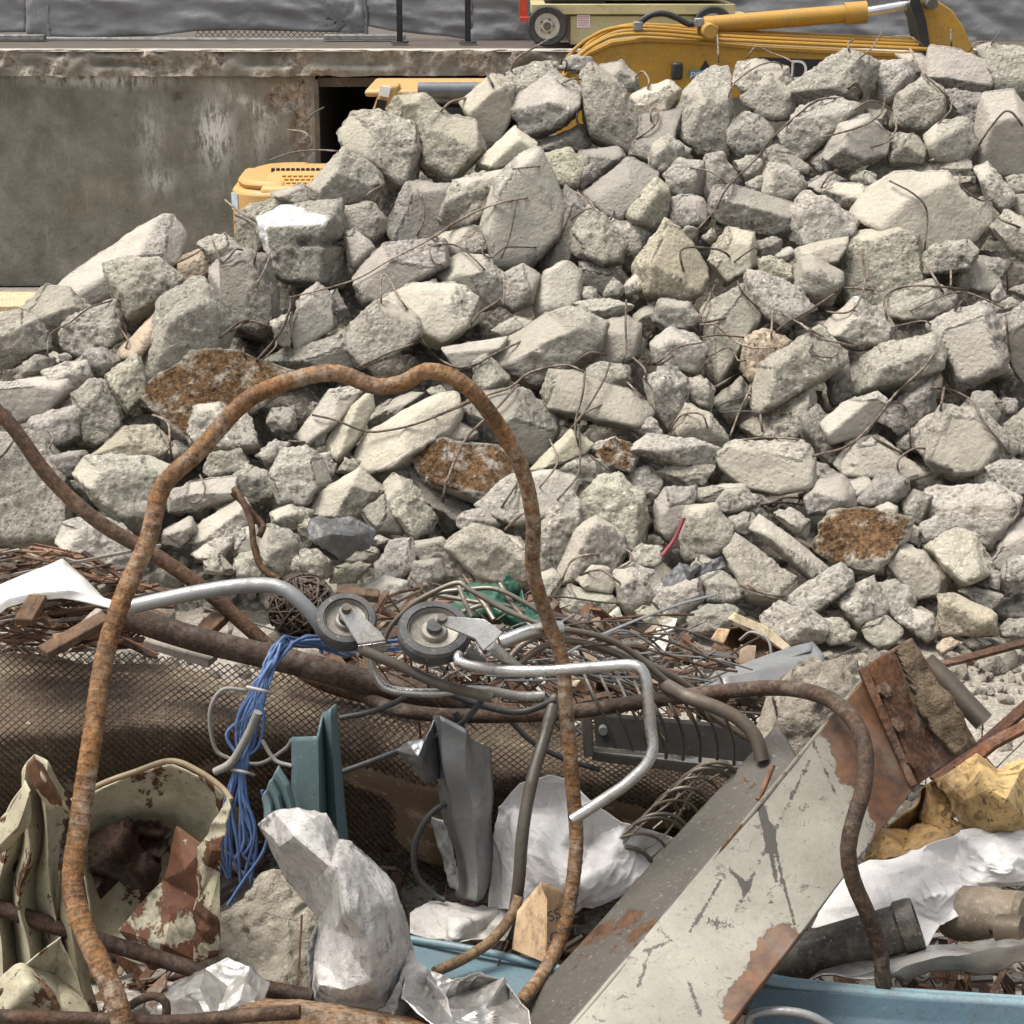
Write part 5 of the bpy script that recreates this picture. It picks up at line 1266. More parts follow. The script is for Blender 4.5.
for j in range(NV):
    for i in range(NU):
        o_ = .5 if j % 2 else 0
        a = rs_((i+o_)/NU, j/NV); b = rs_((i+o_+.5)/NU, (j+1)/NV); c = rs_((i+o_-.5)/NU, (j+1)/NV)
        for q in (b, c): m.tube([a, q], .0018, 4, smooth=False)
m.build('diamond_mesh', M_MESHW, mr, sharp=None)
def tangle(name, poly, Y, n, r, mat, lab, cat, seed, dep=.1, ln=.12):
    rg = np.random.default_rng(seed); c = np.mean(poly, 0); m = MB(); w = np.ptp(np.array(poly), 0)/2
    C = at(c[0], c[1], Y); s = mpp(c[0], c[1], Y)
    for k in range(n):
        d = rg.normal(size=3); d /= np.linalg.norm(d); q = d*rg.uniform(.7, 1)
        p0 = C+np.array([q[0]*w[0]*s, q[1]*dep, q[2]*w[1]*s]); t = np.cross(d, rg.normal(size=3)); t /= np.linalg.norm(t)
        e = np.array([w[0]*s, dep, w[1]*s]); L = ln*rg.uniform(.4, 1)
        pts = []
        for z in np.linspace(-.5, .5, 4):
            v = (p0-C)/e+t*z*L/e.mean(); v = v/max(1e-6, np.linalg.norm(v))*np.linalg.norm(q); pts.append(C+v*e)
        m.tube(pts, r*rg.uniform(.7, 1.3), 5, step=.02)
    m.build('strands', mat, par) if False else None
    o = m.build(name, mat, sharp=None); return tag(o, lab, cat)
tangle('mesh_bundle', [(268, 575), (336, 575), (336, 640), (268, 640)], 3.82, 520, .0026, M_MESHW, 'dark bundle of rolled wire mesh behind the galvanised tube bend', 'mesh bundle', 3)
# --- blue wire bundle
bw = thing('blue_cable_bundle', 'bundle of bright blue cables hanging in front of the mesh roll', 'cable bundle', at(245, 890, 3.45))
rg = np.random.default_rng(8)
for k in range(15):
    j = lambda s: rg.normal(0, s)
    top = [(345+j(12), 650+j(5), 3.66), (300+j(6), 640+j(4), 3.62), (282+j(4), 648+j(5), 3.5)] if k < 11 else [(430+j(6), 640+j(5), 3.62), (380+j(8), 650+j(5), 3.62), (300+j(6), 645+j(5), 3.55)]
    pts = top+[(268+j(3.5), 668+j(3), 3.46), (259+j(3.5), 688+j(1.5), 3.44), (252+j(8), 715+j(4), 3.43), (246+j(8), 742+j(3), 3.43), (241+j(3), 766+j(1), 3.42), (235+(k-7)*1.6+j(2), 800+j(6), 3.41), (238+(k-7)*3.3+j(3), 845+j(10), 3.40), (240+(k-7)*2.0+j(6), 875+j(12), 3.40)]
    tube('cable', pts, .0034, M_BLUEW, bw, seg=8, step=.012, color=tuple(rg.uniform(.75, 1.35)*np.array([1, 1, 1])))
tube('cable', [(262, 790, 3.4), (268, 820), (264, 850), (244, 880), (228, 905, 3.38)], .0034, M_BLUEW, bw, seg=8)
for x, y in ((258, 690), (242, 772)): tube('tie', [(x-11, y-3, 3.42), (x-2, y-1, 3.405), (x+6, y+1, 3.405), (x+12, y+3, 3.42)], .0032, M_TIE, bw, seg=6)
for pts, r, mt, lab in (([(215, 772, 3.42), (232, 762), (248, 735), (258, 712, 3.4)], .0085, M_GCABLE, 'stiff grey cable poking out beside the tied blue cables'), ([(245, 690, 3.46), (222, 690), (210, 712), (214, 745), (226, 757), (258, 764), (284, 750), (292, 740, 3.44)], .0042, M_GCABLE, 'thin grey cable looping round the blue cables'),
    ([(222, 850, 3.42), (235, 868), (255, 882), (268, 888, 3.4)], .0052, M_GCABLE, 'grey cable end lying at the foot of the blue cables'), ([(262, 740, 3.4), (275, 760), (292, 766, 3.38)], .0042, M_GCABLE, 'short grey cable between blue cables and teal sheet'),
    ([(340, 718, 3.5), (370, 712), (392, 704), (405, 697, 3.5)], .0062, M_CABLE, 'black cable running from the teal sheet up to the square bar'), ([(342, 772, 3.45), (380, 758), (430, 738), (455, 728), (470, 715), (482, 700, 3.44)], .0062, M_CABLE, 'long black cable crossing the grey duct sheet'),
    ([(455, 712, 3.46), (468, 740), (479, 765), (477, 785), (455, 798), (430, 815), (415, 845), (417, 875), (435, 895), (445, 900, 3.4)], .0062, M_CABLE, 'black cable curling down in front of the grey duct sheet'), ([(508, 718, 3.62), (530, 740), (560, 757), (600, 770, 3.6)], .0058, M_CABLE, 'black cable behind the upright grey tube'),
    ([(440, 690, 3.5), (480, 705), (520, 712), (556, 700, 3.48)], .007, M_CABLE, 'dark cable hugging the bent pipe under the casters')):
    tube('loose_cable', pts, r, mt, label=lab, cat='cable', group='loose cables in the scrap', seg=8)
# --- teal sheet
te = thing('teal_metal_sheet', 'folded teal painted metal sheet standing upright beside the blue cables', 'metal sheet', at(305, 840, 3.35))
strip('folded_panel', [[(292, 736, 3.38), (317, 736, 3.32), (319, 728, 3.37), (323, 712, 3.40), (330, 708, 3.37), (336, 703, 3.40)], [(292, 780, 3.38), (318, 780, 3.32), (321, 778, 3.37), (326, 775, 3.40), (334, 774, 3.37), (342, 772, 3.40)], [(292, 845, 3.38), (320, 850, 3.32), (323, 850, 3.37), (330, 852, 3.40), (340, 854, 3.37), (350, 852, 3.40)]], M_TEAL, te, thick=.004, sharp=25)
strip('corrugated_end', [[(262, 800, 3.36), (264, 793, 3.33), (267, 790, 3.36), (269, 782, 3.33), (272, 779, 3.36), (275, 772, 3.33), (278, 766, 3.36)], [(264, 812, 3.34), (270, 806, 3.31), (273, 804, 3.34), (277, 797, 3.31), (281, 795, 3.34), (285, 788, 3.31), (289, 784, 3.34)], [(264, 830, 3.33), (272, 826, 3.30), (277, 824, 3.33), (282, 818, 3.30), (287, 816, 3.33), (292, 810, 3.30), (295, 808, 3.33)]], M_TEAL, te, thick=.003, color=(1.4, 1.35, 1.3))
# --- grey duct
du = thing('duct_sheet', 'torn grey duct sheet metal standing upright in front of the mesh roll', 'metal sheet', at(470, 890, 3.42))
strip('duct_panel', [[(434, 717, 3.46), (441, 719, 3.40), (465, 727, 3.39), (470, 735, 3.41), (489, 747, 3.45)], [(440, 765, 3.46), (446, 766, 3.40), (467, 772, 3.385), (478, 776, 3.41), (490, 780, 3.45)], [(443, 812, 3.46), (450, 815, 3.40), (470, 818, 3.38), (480, 822, 3.41), (492, 820, 3.46)], [(455, 850, 3.45), (462, 858, 3.40), (474, 860, 3.38), (486, 862, 3.41), (492, 850, 3.46)], [(458, 895, 3.44), (468, 898, 3.40), (476, 900, 3.39), (484, 898, 3.41), (490, 880, 3.46)]], M_DUCT, du, thick=.003, amp=.008, scale=12)
sheet('torn_flap', [(397, 750, 3.44), (408, 742, 3.42), (424, 740, 3.41), (434, 718, 3.46), (438, 735, 3.47), (438, 778, 3.46), (425, 782, 3.43), (412, 765, 3.42)], M_DUCT, inner=[(418, 756, 3.38)], thick=.003, amp=.002, scale=16, sharp=25, parent=du, color=(.7, .7, .7))
sheet('torn_flap', [(432, 815, 3.43), (444, 820, 3.40), (455, 850, 3.40), (462, 890, 3.40), (452, 885, 3.42), (442, 850, 3.42)], M_DUCT, thick=.003, amp=.006, scale=16, parent=du)
# --- cream enamelled sheet metal at lower left
cr = thing('enamel_sheet', 'crumpled cream enamelled sheet metal with torn edges at the left edge', 'sheet metal', at(40, 1010, 2.95))
strip('torn_panel', [[(-16, 842, 3.05), (4, 818, 3.0), (18, 784, 3.04), (22, 764, 2.99), (34, 755, 3.02), (42, 763, 2.97), (73, 802, 3.03)], [(-16, 872, 3.02), (2, 850, 2.97), (18, 826, 3.03), (28, 812, 2.97), (38, 806, 3.03), (46, 815, 2.97), (62, 838, 3.02)], [(-16, 905, 3.0), (-2, 890, 2.95), (14, 872, 3.02), (26, 858, 2.95), (38, 852, 3.02), (48, 856, 2.96), (58, 870, 3.01)], [(-16, 950, 2.97), (0, 940, 2.93), (12, 925, 3.0), (24, 912, 2.93), (38, 902, 3.0), (50, 900, 2.95), (62, 925, 3.02)], [(-16, 1010, 2.92), (4, 1005, 2.89), (18, 990, 2.97), (32, 975, 2.90), (46, 962, 2.98), (58, 955, 2.93), (72, 985, 3.0)]], M_CREAMSH, cr, thick=.002, amp=.012, scale=11, sharp=24, n=10, m2=48)
strip('curled_strip', [[(24, 768, 2.95), (33, 758, 2.92), (42, 764, 2.95)], [(34, 788, 2.93), (44, 782, 2.90), (56, 792, 2.94)], [(50, 812, 2.94), (60, 806, 2.92), (70, 815, 2.95)]], M_CREAMSH, cr, thick=.002, amp=.006, color=(1.15, 1.12, 1.08))
strip('bent_flap', [[(-14, 836, 2.96), (-4, 850, 2.93), (-14, 866, 2.96)], [(10, 812, 2.95), (18, 826, 2.91), (12, 846, 2.95)], [(24, 782, 2.95), (33, 792, 2.92), (30, 822, 2.94)]], M_CREAMSH, cr, thick=.002, amp=.006, scale=14)
strip('torn_strip', [[(62, 872, 2.98), (70, 868, 2.95), (82, 872, 2.98)], [(58, 920, 2.97), (68, 916, 2.93), (80, 925, 2.97)], [(64, 975, 2.95), (76, 972, 2.91), (92, 985, 2.95)], [(80, 1030, 2.88), (92, 1026, 2.85), (108, 1036, 2.88)]], M_CREAMSH, cr, thick=.002, amp=.008, scale=12, sharp=24, color=(.8, .76, .7))
sheet('lower_fold', [(-12, 985, 2.86), (20, 965, 2.86), (60, 935, 2.9), (72, 958, 2.9), (85, 1000, 2.88), (100, 1030, 2.84), (-12, 1036, 2.8)], M_CREAMSH, inner=[(30, 985, 2.80), (55, 975, 2.92), (60, 1010, 2.83)], thick=.0025, sub=4, amp=.004, scale=9, parent=cr)
bxm = thing('enamel_box', 'bent cream enamelled box with brown rust inside, right of the ribbed bar', 'sheet metal', at(160, 980, 3.05))
sheet('back_wall', [(66, 806, 3.12), (100, 786, 3.13), (135, 772, 3.14), (171, 762, 3.12), (205, 776, 3.10), (226, 792, 3.08), (214, 880, 3.16), (205, 960, 3.14), (140, 965, 3.16), (92, 945, 3.2), (84, 870, 3.2)], M_CREAMSH, inner=[(130, 810, 3.17), (180, 800, 3.16), (120, 870, 3.26), (160, 860, 3.28), (190, 850, 3.2), (150, 920, 3.24)], thick=.003, sub=4, amp=.004, scale=8, parent=bxm)
tube('rolled_rim', [(64, 806, 3.10), (100, 785), (135, 772), (171, 761, 3.09), (200, 772), (222, 788), (231, 800, 3.04)], .0055, M_CREAMSH, bxm, seg=10, color=(.7, .58, .5))
sheet('side_flange', [(228, 797, 3.03), (232, 808, 3.02), (221, 850, 3.0), (219, 955, 2.98), (197, 962, 3.02), (197, 905, 3.03), (200, 850, 3.04), (206, 838, 3.03)], M_CREAMSH, inner=[(213, 850, 2.99), (208, 920, 2.98)], thick=.003, sub=4, amp=.005, scale=14, parent=bxm, sharp=30)
sheet('rusty_flap', [(178, 826, 3.10), (205, 846, 3.05), (200, 900, 3.03), (195, 960, 3.02), (150, 968, 3.03), (118, 930, 3.06), (140, 905, 3.08), (163, 880, 3.10)], painted('rust_with_cream', (.125, .05, .027), (.50, .46, .34), .56, 5, .3, .7, edge=.015), inner=[(170, 915, 3.05), (185, 870, 3.03), (165, 945, 3.0)], thick=.003, sub=4, amp=.003, scale=12, parent=bxm, sharp=30)
sheet('torn_lining', [(92, 838, 3.16), (110, 826, 3.12), (130, 820, 3.14), (160, 818, 3.14), (176, 830, 3.14), (160, 868, 3.14), (150, 890, 3.12), (120, 880, 3.18), (100, 900, 3.16), (90, 870, 3.18)], M_RUST, inner=[(118, 850, 3.06), (140, 845, 3.16), (135, 870, 3.08)], thick=.002, sub=4, amp=.008, scale=18, parent=bxm, color=(.26, .22, .2))
# --- plastic sheets
GP = sheet('plastic_sheet', [(259, 824, 3.06), (275, 812, 3.04), (298, 808, 3.02), (326, 813, 3.03), (338, 840, 3.0), (352, 842, 3.02), (372, 862, 3.0), (394, 885, 3.0), (406, 910, 2.98), (411, 945, 2.96), (403, 975, 2.94), (384, 1006, 2.9), (360, 1014, 2.9), (330, 1008, 2.9), (311, 1002, 2.92), (315, 960, 2.96), (319, 918, 3.0), (300, 896, 3.04), (288, 880, 3.06), (272, 850, 3.06)], M_GPLAS,
      inner=[(296, 836, 2.93), (322, 838, 2.94), (330, 866, 2.90), (318, 880, 2.97), (331, 905, 2.95), (339, 868, 2.84), (347, 910, 2.80), (352, 950, 2.86), (334, 930, 2.93), (330, 970, 2.90), (376, 905, 2.86), (368, 940, 2.81), (388, 950, 2.86), (372, 980, 2.84), (345, 990, 2.84), (320, 985, 2.88), (282, 845, 2.98), (310, 820, 2.96)], smooth=0, thick=.0015, aniso=(1.2, 1, .4), sub=4, amp=.003, scale=15, sharp=24, lab=('grey stained white plastic sheet crumpled into a tall fold at the bottom centre', 'plastic sheet', 'crumpled plastic sheets'))
pk_ = sheet('back_layer', [(312, 1006, 2.95), (306, 950, 2.98), (322, 905, 3.01), (345, 880, 3.04), (380, 880, 3.05), (404, 905, 3.04), (416, 950, 3.02), (414, 990, 2.98), (396, 1016, 2.95)], M_GPLAS, inner=[(350, 940, 3.06), (385, 950, 3.07)], thick=.0015, sub=4, amp=.005, scale=18, sharp=20)
pk_.parent = GP; pk_.location = pk_.location-GP.location
sheet('plastic_sheet', [(488, 908, 3.44), (494, 860, 3.46), (500, 806, 3.46), (520, 782, 3.44), (548, 772, 3.42), (570, 776, 3.42), (592, 800, 3.40), (625, 822, 3.40), (690, 842, 3.44), (690, 862, 3.42), (640, 885, 3.36), (600, 905, 3.34), (560, 912, 3.34), (520, 910, 3.36)], M_CLEAR,
      inner=[(520, 830, 3.38), (540, 800, 3.47), (560, 850, 3.34), (590, 840, 3.44), (610, 865, 3.34), (640, 855, 3.41), (530, 880, 3.36), (575, 885, 3.29)], thick=.0015, aniso=(1, 1, .6), sub=5, amp=.007, scale=10, smooth=1, sharp=None, lab=('clean white plastic sheet spread behind the ribbed bar leg and wire basket', 'plastic sheet', 'crumpled plastic sheets'))
sheet('plastic_sheet', [(812, 930, 3.20), (838, 872, 3.32), (870, 862, 3.34), (925, 846, 3.36), (960, 832, 3.38), (1000, 828, 3.38), (1036, 828, 3.38), (1036, 880, 3.30), (1000, 890, 3.26), (985, 908, 3.22), (940, 925, 3.18), (925, 955, 3.12), (880, 930, 3.16)], M_CLEAR,
      inner=[(880, 890, 3.26), (920, 870, 3.28), (955, 870, 3.38), (985, 860, 3.26), (1005, 875, 3.22), (935, 895, 3.14), (965, 890, 3.26), (900, 905, 3.24)], thick=.0015, aniso=(.5, 1, 1.3), sub=5, amp=.008, scale=10, smooth=1, sharp=None, lab=('bright white plastic sheet bunched up at the right edge below the yellow scrap', 'plastic sheet', 'crumpled plastic sheets'))
sheet('plastic_sheet', [(150, 1015, 2.86), (172, 985, 2.9), (205, 968, 2.92), (228, 958, 2.94), (250, 968, 2.92), (268, 985, 2.9), (262, 1010, 2.84), (215, 1022, 2.8)], M_FOIL, inner=[(200, 990, 2.84), (228, 985, 2.9), (240, 1000, 2.83)], thick=.0015, sub=4, amp=.004, scale=18, sharp=22, lab=('silvery crumpled foil under the dark sloping pipe at lower left', 'foil', 'crumpled silver foil pieces'))
sheet('foil_sheet', [(400, 1000, 2.86), (405, 965, 2.94), (430, 970, 2.96), (455, 980, 2.94), (480, 972, 2.96), (505, 978, 2.96), (530, 1010, 2.88), (535, 1034, 2.84), (440, 1036, 2.8)], M_FOIL, inner=[(440, 1000, 2.92), (470, 990, 2.98), (485, 1010, 2.86), (510, 1000, 2.95), (460, 1020, 2.84)], thick=.0015, sub=4, amp=.005, scale=16, sharp=22, lab=('silvery crumpled foil at the bottom edge beside the grey plastic fold', 'foil', 'crumpled silver foil pieces'))
sheet('dark_sheet', [(382, 1030, 2.83), (398, 985, 2.90), (406, 958, 2.95), (428, 972, 2.93), (448, 998, 2.90), (458, 1034, 2.82)], M_GPLAS, inner=[(420, 1005, 2.95)], thick=.002, amp=.006, lab=('dark folded sheet tucked between the grey plastic and the foil', 'sheet', None), color=None)
for r_, lab in (([[(800, 985, 3.02), (840, 978, 3.02), (880, 965, 3.0)], [(850, 965, 3.06), (900, 972, 2.98), (905, 985, 3.0)], [(900, 950, 3.1), (950, 955, 3.0), (960, 972, 3.02)], [(970, 940, 3.12), (1000, 948, 3.02), (1010, 975, 3.02)], [(1036, 938, 3.12), (1036, 955, 3.04), (1036, 968, 3.04)]], 'crushed silver duct lying across the blue bin rim at the right'), ([[(820, 990, 3.06), (825, 965, 3.08), (838, 950, 3.14)], [(850, 960, 3.08), (855, 945, 3.08), (860, 940, 3.14)], [(880, 958, 3.1), (885, 950, 3.1), (890, 944, 3.15)]], 'small folded silver strip left of the crushed silver duct')):
    strip('crushed_duct', r_, M_FOIL, thick=.003, amp=.02, scale=13, sharp=35, lab=(lab, 'duct', 'crushed silver ducts'))
# --- blue metal pieces
tr = thing('blue_metal_tray', 'pale blue metal tray below the cardboard piece at the bottom centre', 'tray', at(490, 990, 3.1))
strip('tray_face', [[(405, 940, 3.28), (406, 968, 3.16), (406, 1000, 3.02)], [(480, 952, 3.26), (480, 985, 3.12), (480, 1010, 3.0)], [(570, 972, 3.2), (565, 1000, 3.08), (560, 1020, 3.0)]], M_BLUE, tr, thick=.003, amp=.004)
tube('tray_rim', [(402, 938, 3.27), (440, 944), (480, 951), (530, 962), (572, 972, 3.18)], .0075, M_BLUE, tr, color=(1.35, 1.3, 1.25))
bb = thing('blue_metal_bin', 'large blue metal bin with a rolled rim in the bottom right corner', 'metal bin', at(890, 1030, 2.9))
strip('bin_wall', [[(740, 985, 2.97), (748, 1010, 2.95), (752, 1050, 2.9)], [(800, 990, 2.96), (800, 1015, 2.94), (800, 1050, 2.9)], [(900, 998, 2.94), (900, 1020, 2.92), (900, 1050, 2.88)], [(1040, 1008, 2.92), (1040, 1028, 2.90), (1040, 1060, 2.86)]], M_BLUE, bb, thick=.004, amp=.003, color=(.45, .5, .55))
tube('rolled_rim', [(752, 972, 2.99), (775, 983, 2.98), (830, 990), (900, 997), (960, 1001), (1040, 1006, 2.93)], .011, M_BLUE, bb, color=(1.25, 1.2, 1.15))
tube('inner_rim', [(752, 968, 3.02), (775, 978), (830, 985), (900, 991), (1040, 1000, 2.96)], .006, M_BLUE, bb, color=(1.5, 1.45, 1.4))
tube('bucket_rim', [(748, 1030, 2.84), (752, 1015, 2.84), (780, 1011), (810, 1016), (835, 1030, 2.82)], .008, M_GALV, label='curved grey bucket rim at the bottom edge in front of the blue bin', cat='bucket rim')
# --- painted steel beam
def beammat():
    M = Mat('cream_painted_beam'); ru, scr = M.attr('rust'), M.attr('scratch')
    n = M.noise(7, 7, .65, dist=.4); n2 = M.noise(26, 6, .7)
    c = M.mix(M.rng(M.noise(5, 6, .6), .35, .7), (.235, .222, .18), (.165, .152, .125)); c = grime(M, c, .5, (.10, .09, .075)); c = M.mix(M.math('MULTIPLY', M.rng(M.noise(30, 6, .74, dist=1.0), .60, .63), .9), c, (.07, .062, .052))
    rm = M.rng(M.math('ADD', ru, M.math('MULTIPLY', M.math('SUBTRACT', M.math('ADD', M.math('MULTIPLY', n, .5), M.math('MULTIPLY', M.noise(28, 7, .75), .5)), .5), 2.2)), .47, .53)
    rc = M.mix(M.rng(n2, .35, .65), (.145, .066, .03), (.05, .03, .021)); rc = M.mix(M.math('MULTIPLY', M.rng(n, .5, .7), .6), rc, (.15, .13, .11))
    sm = M.rng(M.math('ADD', scr, M.math('MULTIPLY', M.math('SUBTRACT', M.noise(70, 6, .8, dist=.8), .5), 2.4)), .46, .54)
    c = M.mix(M.math('MULTIPLY', sm, .92), c, (.032, .028, .024)); c = M.mix(rm, c, rc)
    return M.done(c, .55, .1, M.bump(M.math('SUBTRACT', M.math('MULTIPLY', n2, .5), M.math('MULTIPLY', rm, .4)), .5, .005), spec=.4)
def gridplate(name, c4, mat, parent, n=(120, 60), fr=None, fs=None, thick=.012, amp=.004):
    A, B, C, D = [np.array(p) for p in px(c4)]      # A->B across the top, D->C across the bottom
    u, v = np.meshgrid(np.linspace(0, 1, n[1]), np.linspace(0, 1, n[0])); u = u.ravel()[:, None]; v = v.ravel()[:, None]
    P = (A*(1-u)+B*u)*(1-v)+(D*(1-u)+C*u)*v
    xy = np.array([row_of(p) for p in P]); N = np.cross(B-A, D-A); N /= np.linalg.norm(N); P = P+N*(vn(P, 5, 2)*amp+vn(P, 13, 4)*amp*.4)[:, None]
    w = n[1]; F = np.array([(i*w+j, i*w+j+1, (i+1)*w+j+1, (i+1)*w+j) for i in range(n[0]-1) for j in range(w-1)])
    at_ = {'rust': fr(xy[:, 0], xy[:, 1]) if fr else xy[:, 0]*0, 'scratch': fs(xy[:, 0], xy[:, 1]) if fs else xy[:, 0]*0}
    o = mk(name, P, F, mat, parent, attrs=at_); s = o.modifiers.new('thick', 'SOLIDIFY'); s.thickness = thick; s.offset = -1
    return o
bm_ = thing('steel_beam', 'big cream painted steel beam with dark scratches leaning up to the right', 'steel beam', at(680, 1020, 2.9))
M_BEAM = beammat()
def lineblob(x, y, a, b, w):
    a, b = np.array(a, float), np.array(b, float); d = b-a; t = np.clip(((x-a[0])*d[0]+(y-a[1])*d[1])/(d@d), 0, 1)
    return np.exp(-(((x-a[0]-t*d[0])**2+(y-a[1]-t*d[1])**2)/w**2))
fr = lambda x, y: np.clip(1.1*blob(x, y, 772, 965, 24, 40, .5)+.9*blob(x, y, 740, 1015, 20, 25)+1.2*blob(x, y, 890, 750, 24, 56, -.4)+1.0*blob(x, y, 858, 700, 26, 26)+.75*blob(x, y, 850, 775, 16, 14)+.55*blob(x, y, 880, 810, 14, 24)+1.0*lineblob(x, y, (834, 706), (890, 806), 30)+.5*lineblob(x, y, (905, 790), (740, 1035), 4), 0, 1.2)
fs = lambda x, y: np.clip(.75*lineblob(x, y, (762, 812), (776, 885), 3)+.8*lineblob(x, y, (770, 830), (793, 930), 2.2)+.75*lineblob(x, y, (762, 810), (770, 850), 6)+.6*blob(x, y, 720, 928, 24, 7, .2)+.7*lineblob(x, y, (645, 955), (672, 945), 3)+.7*lineblob(x, y, (690, 935), (720, 885), 2.4)+.7*blob(x, y, 742, 890, 7, 8)+.7*lineblob(x, y, (725, 870), (745, 890), 2.4)+.7*lineblob(x, y, (690, 985), (702, 1020), 3)+.6*lineblob(x, y, (650, 958), (640, 990), 3)+.6*blob(x, y, 770, 905, 5, 10)+.5*lineblob(x, y, (812, 745), (835, 800), 2)+.55*lineblob(x, y, (808, 765), (735, 915), 3), 0, 1.1)
gridplate('painted_face', [(868, 674, 3.36), (914, 784, 3.24), (716, 1050, 2.70), (554, 1050, 2.765)], M_BEAM, bm_, (260, 110), fr, fs, thick=.014, amp=.007)
gridplate('side_flange', [(780, 727, 3.50), (799, 762, 3.385), (555, 1050, 2.84), (494, 1050, 2.98)], painted('worn_grey_steel', (.075, .067, .056), (.115, .058, .03), .56, 5, .6, .55), bm_, (120, 30), thick=.012, amp=.003)
m = MB(); a, b = at(866, 676, 3.352), at(554, 1050, 2.757); d = b-a; L = np.linalg.norm(d); d /= L; n = np.cross(d, FW); n /= np.linalg.norm(n); m.box((a+b)/2, (L, .007, .012), ax=[d, n, np.cross(n, d)]); m.build('edge_lip', painted('worn_edge', (.17, .155, .125), (.12, .06, .03), .6, 7, .6, .5), bm_, bevel=.002)
ep = gridplate('end_plate', [(864, 667, 3.34), (906, 640, 3.44), (970, 746, 3.40), (912, 786, 3.23)], M_RUST, bm_, (50, 30), thick=.016, amp=.004)
m = MB(); a, b = at(862, 668, 3.325), at(913, 787, 3.215); d = b-a; L = np.linalg.norm(d); d /= L; n = np.cross(d, FW); n /= np.linalg.norm(n); m.box((a+b)/2, (L, .016, .03), ax=[d, n, np.cross(n, d)]); m.build('weld_rib', M_RUST, bm_, bevel=.003)
for x, y in ((880, 692), (893, 726), (908, 762)):
    m = MB(); nn = np.cross(at(906, 640, 3.44)-at(864, 667, 3.34), at(912, 786, 3.23)-at(864, 667, 3.34)); nn /= np.linalg.norm(nn); nn = nn if nn[1] < 0 else -nn
    m.cyl(at(x, y, 3.315-(y-692)*.0011), nn, .016, .03, 6); m.build('bolt', M_RUST, ep)
rk_ = np.random.default_rng(17)
o, *_ = rock([(900, 655), (922, 650), (945, 690), (964, 735), (950, 752), (932, 748), (915, 705)], 'y', 3.33, rk_, name='concrete_residue', parent=bm_, thick=.3, lvl=5); o.color = (.36, .29, .22, 1)
o, *_ = rock([(760, 735), (772, 700), (800, 672), (850, 662), (866, 690), (845, 735), (800, 790), (775, 770)], '', 3.62, rk_, lvl=6); tag(o, 'rough concrete lump wedged behind the painted steel beam', 'concrete chunk'); o.color = (.78, .75, .7, 1)
o, *_ = rock([(215, 940), (240, 915), (262, 880), (282, 872), (318, 895), (335, 920), (335, 1000), (225, 985)], '', 3.16, rk_, lvl=6); tag(o, 'rough pebbly concrete lump behind the grey stained plastic sheet', 'concrete chunk'); o.color = (1.0, .96, .88, 1)
tube('splinter', [(758, 800, 3.2), (765, 785), (773, 765, 3.24)], .005, M_WOODR, label='thin red wood splinter caught on the steel beam flange', cat='splinter')
# --- yellow scrap, dark pipe, motor
ys_ = thing('yellow_scrap', 'rusty yellow crumpled metal casing at the right edge above the white plastic', 'scrap metal', at(960, 840, 3.5))
sheet('casing', [(942, 778, 3.46), (975, 756, 3.52), (998, 770, 3.52), (1036, 752, 3.55), (1036, 832, 3.42), (1008, 828, 3.36), (985, 832, 3.38), (960, 822, 3.42)], M_YCH, inner=[(990, 790, 3.34), (1005, 800, 3.30), (1018, 775, 3.46), (965, 800, 3.40)], thick=.004, sub=5, amp=.003, scale=10, parent=ys_, sharp=30)
sheet('inner_shell', [(864, 862, 3.5), (880, 830, 3.56), (925, 785, 3.62), (945, 776, 3.52), (962, 824, 3.46), (985, 836, 3.42), (960, 842, 3.42), (900, 862, 3.42)], M_YCH, inner=[(915, 825, 3.66), (940, 830, 3.52)], thick=.004, sub=4, amp=.012, scale=11, parent=ys_, color=(.5, .45, .4))
dp = thing('dark_pipe_end', 'short dark pipe end lying on the blue bin under the white plastic', 'pipe', at(860, 980, 3.1))
P0, P1 = at(775, 965, 3.12), at(918, 923, 3.1); d = P1-P0; L = np.linalg.norm(d)
m = MB(); m.lathe(P0, d, [(.0, 0), (.043, 0), (.043, L*.86), (.049, L*.88), (.049, L*.97), (.046, L), (.039, L), (.039, L*.8)], 36); m.build('pipe_body', painted('tarred_pipe', (.040, .034, .029), (.13, .10, .07), .45, 9, .9, .5, dirtc=(.16, .135, .105)), dp)
mo = thing('metal_canister', 'dusty brown metal canister at the right edge by the white plastic', 'canister', at(1005, 940, 3.15))
a = np.array([.75, -.55, .25]); m = MB(); m.lathe(at(996, 915, 3.2), a, [(0, -.1), (.045, -.1), (.052, -.08), (.052, .0), (.047, .01), (.047, .05), (.036, .06), (.0, .06)], 32); m.build('body', painted('dusty_canister', (.15, .115, .08), (.06, .035, .022), .5, 12, .9, .6, dirtc=(.26, .225, .175)), mo)
m = MB(); m.cyl(at(1012, 930, 3.12), a, .028, .05, 20); m.build('spigot', M_DULL, mo, color=(.8, .7, .6))
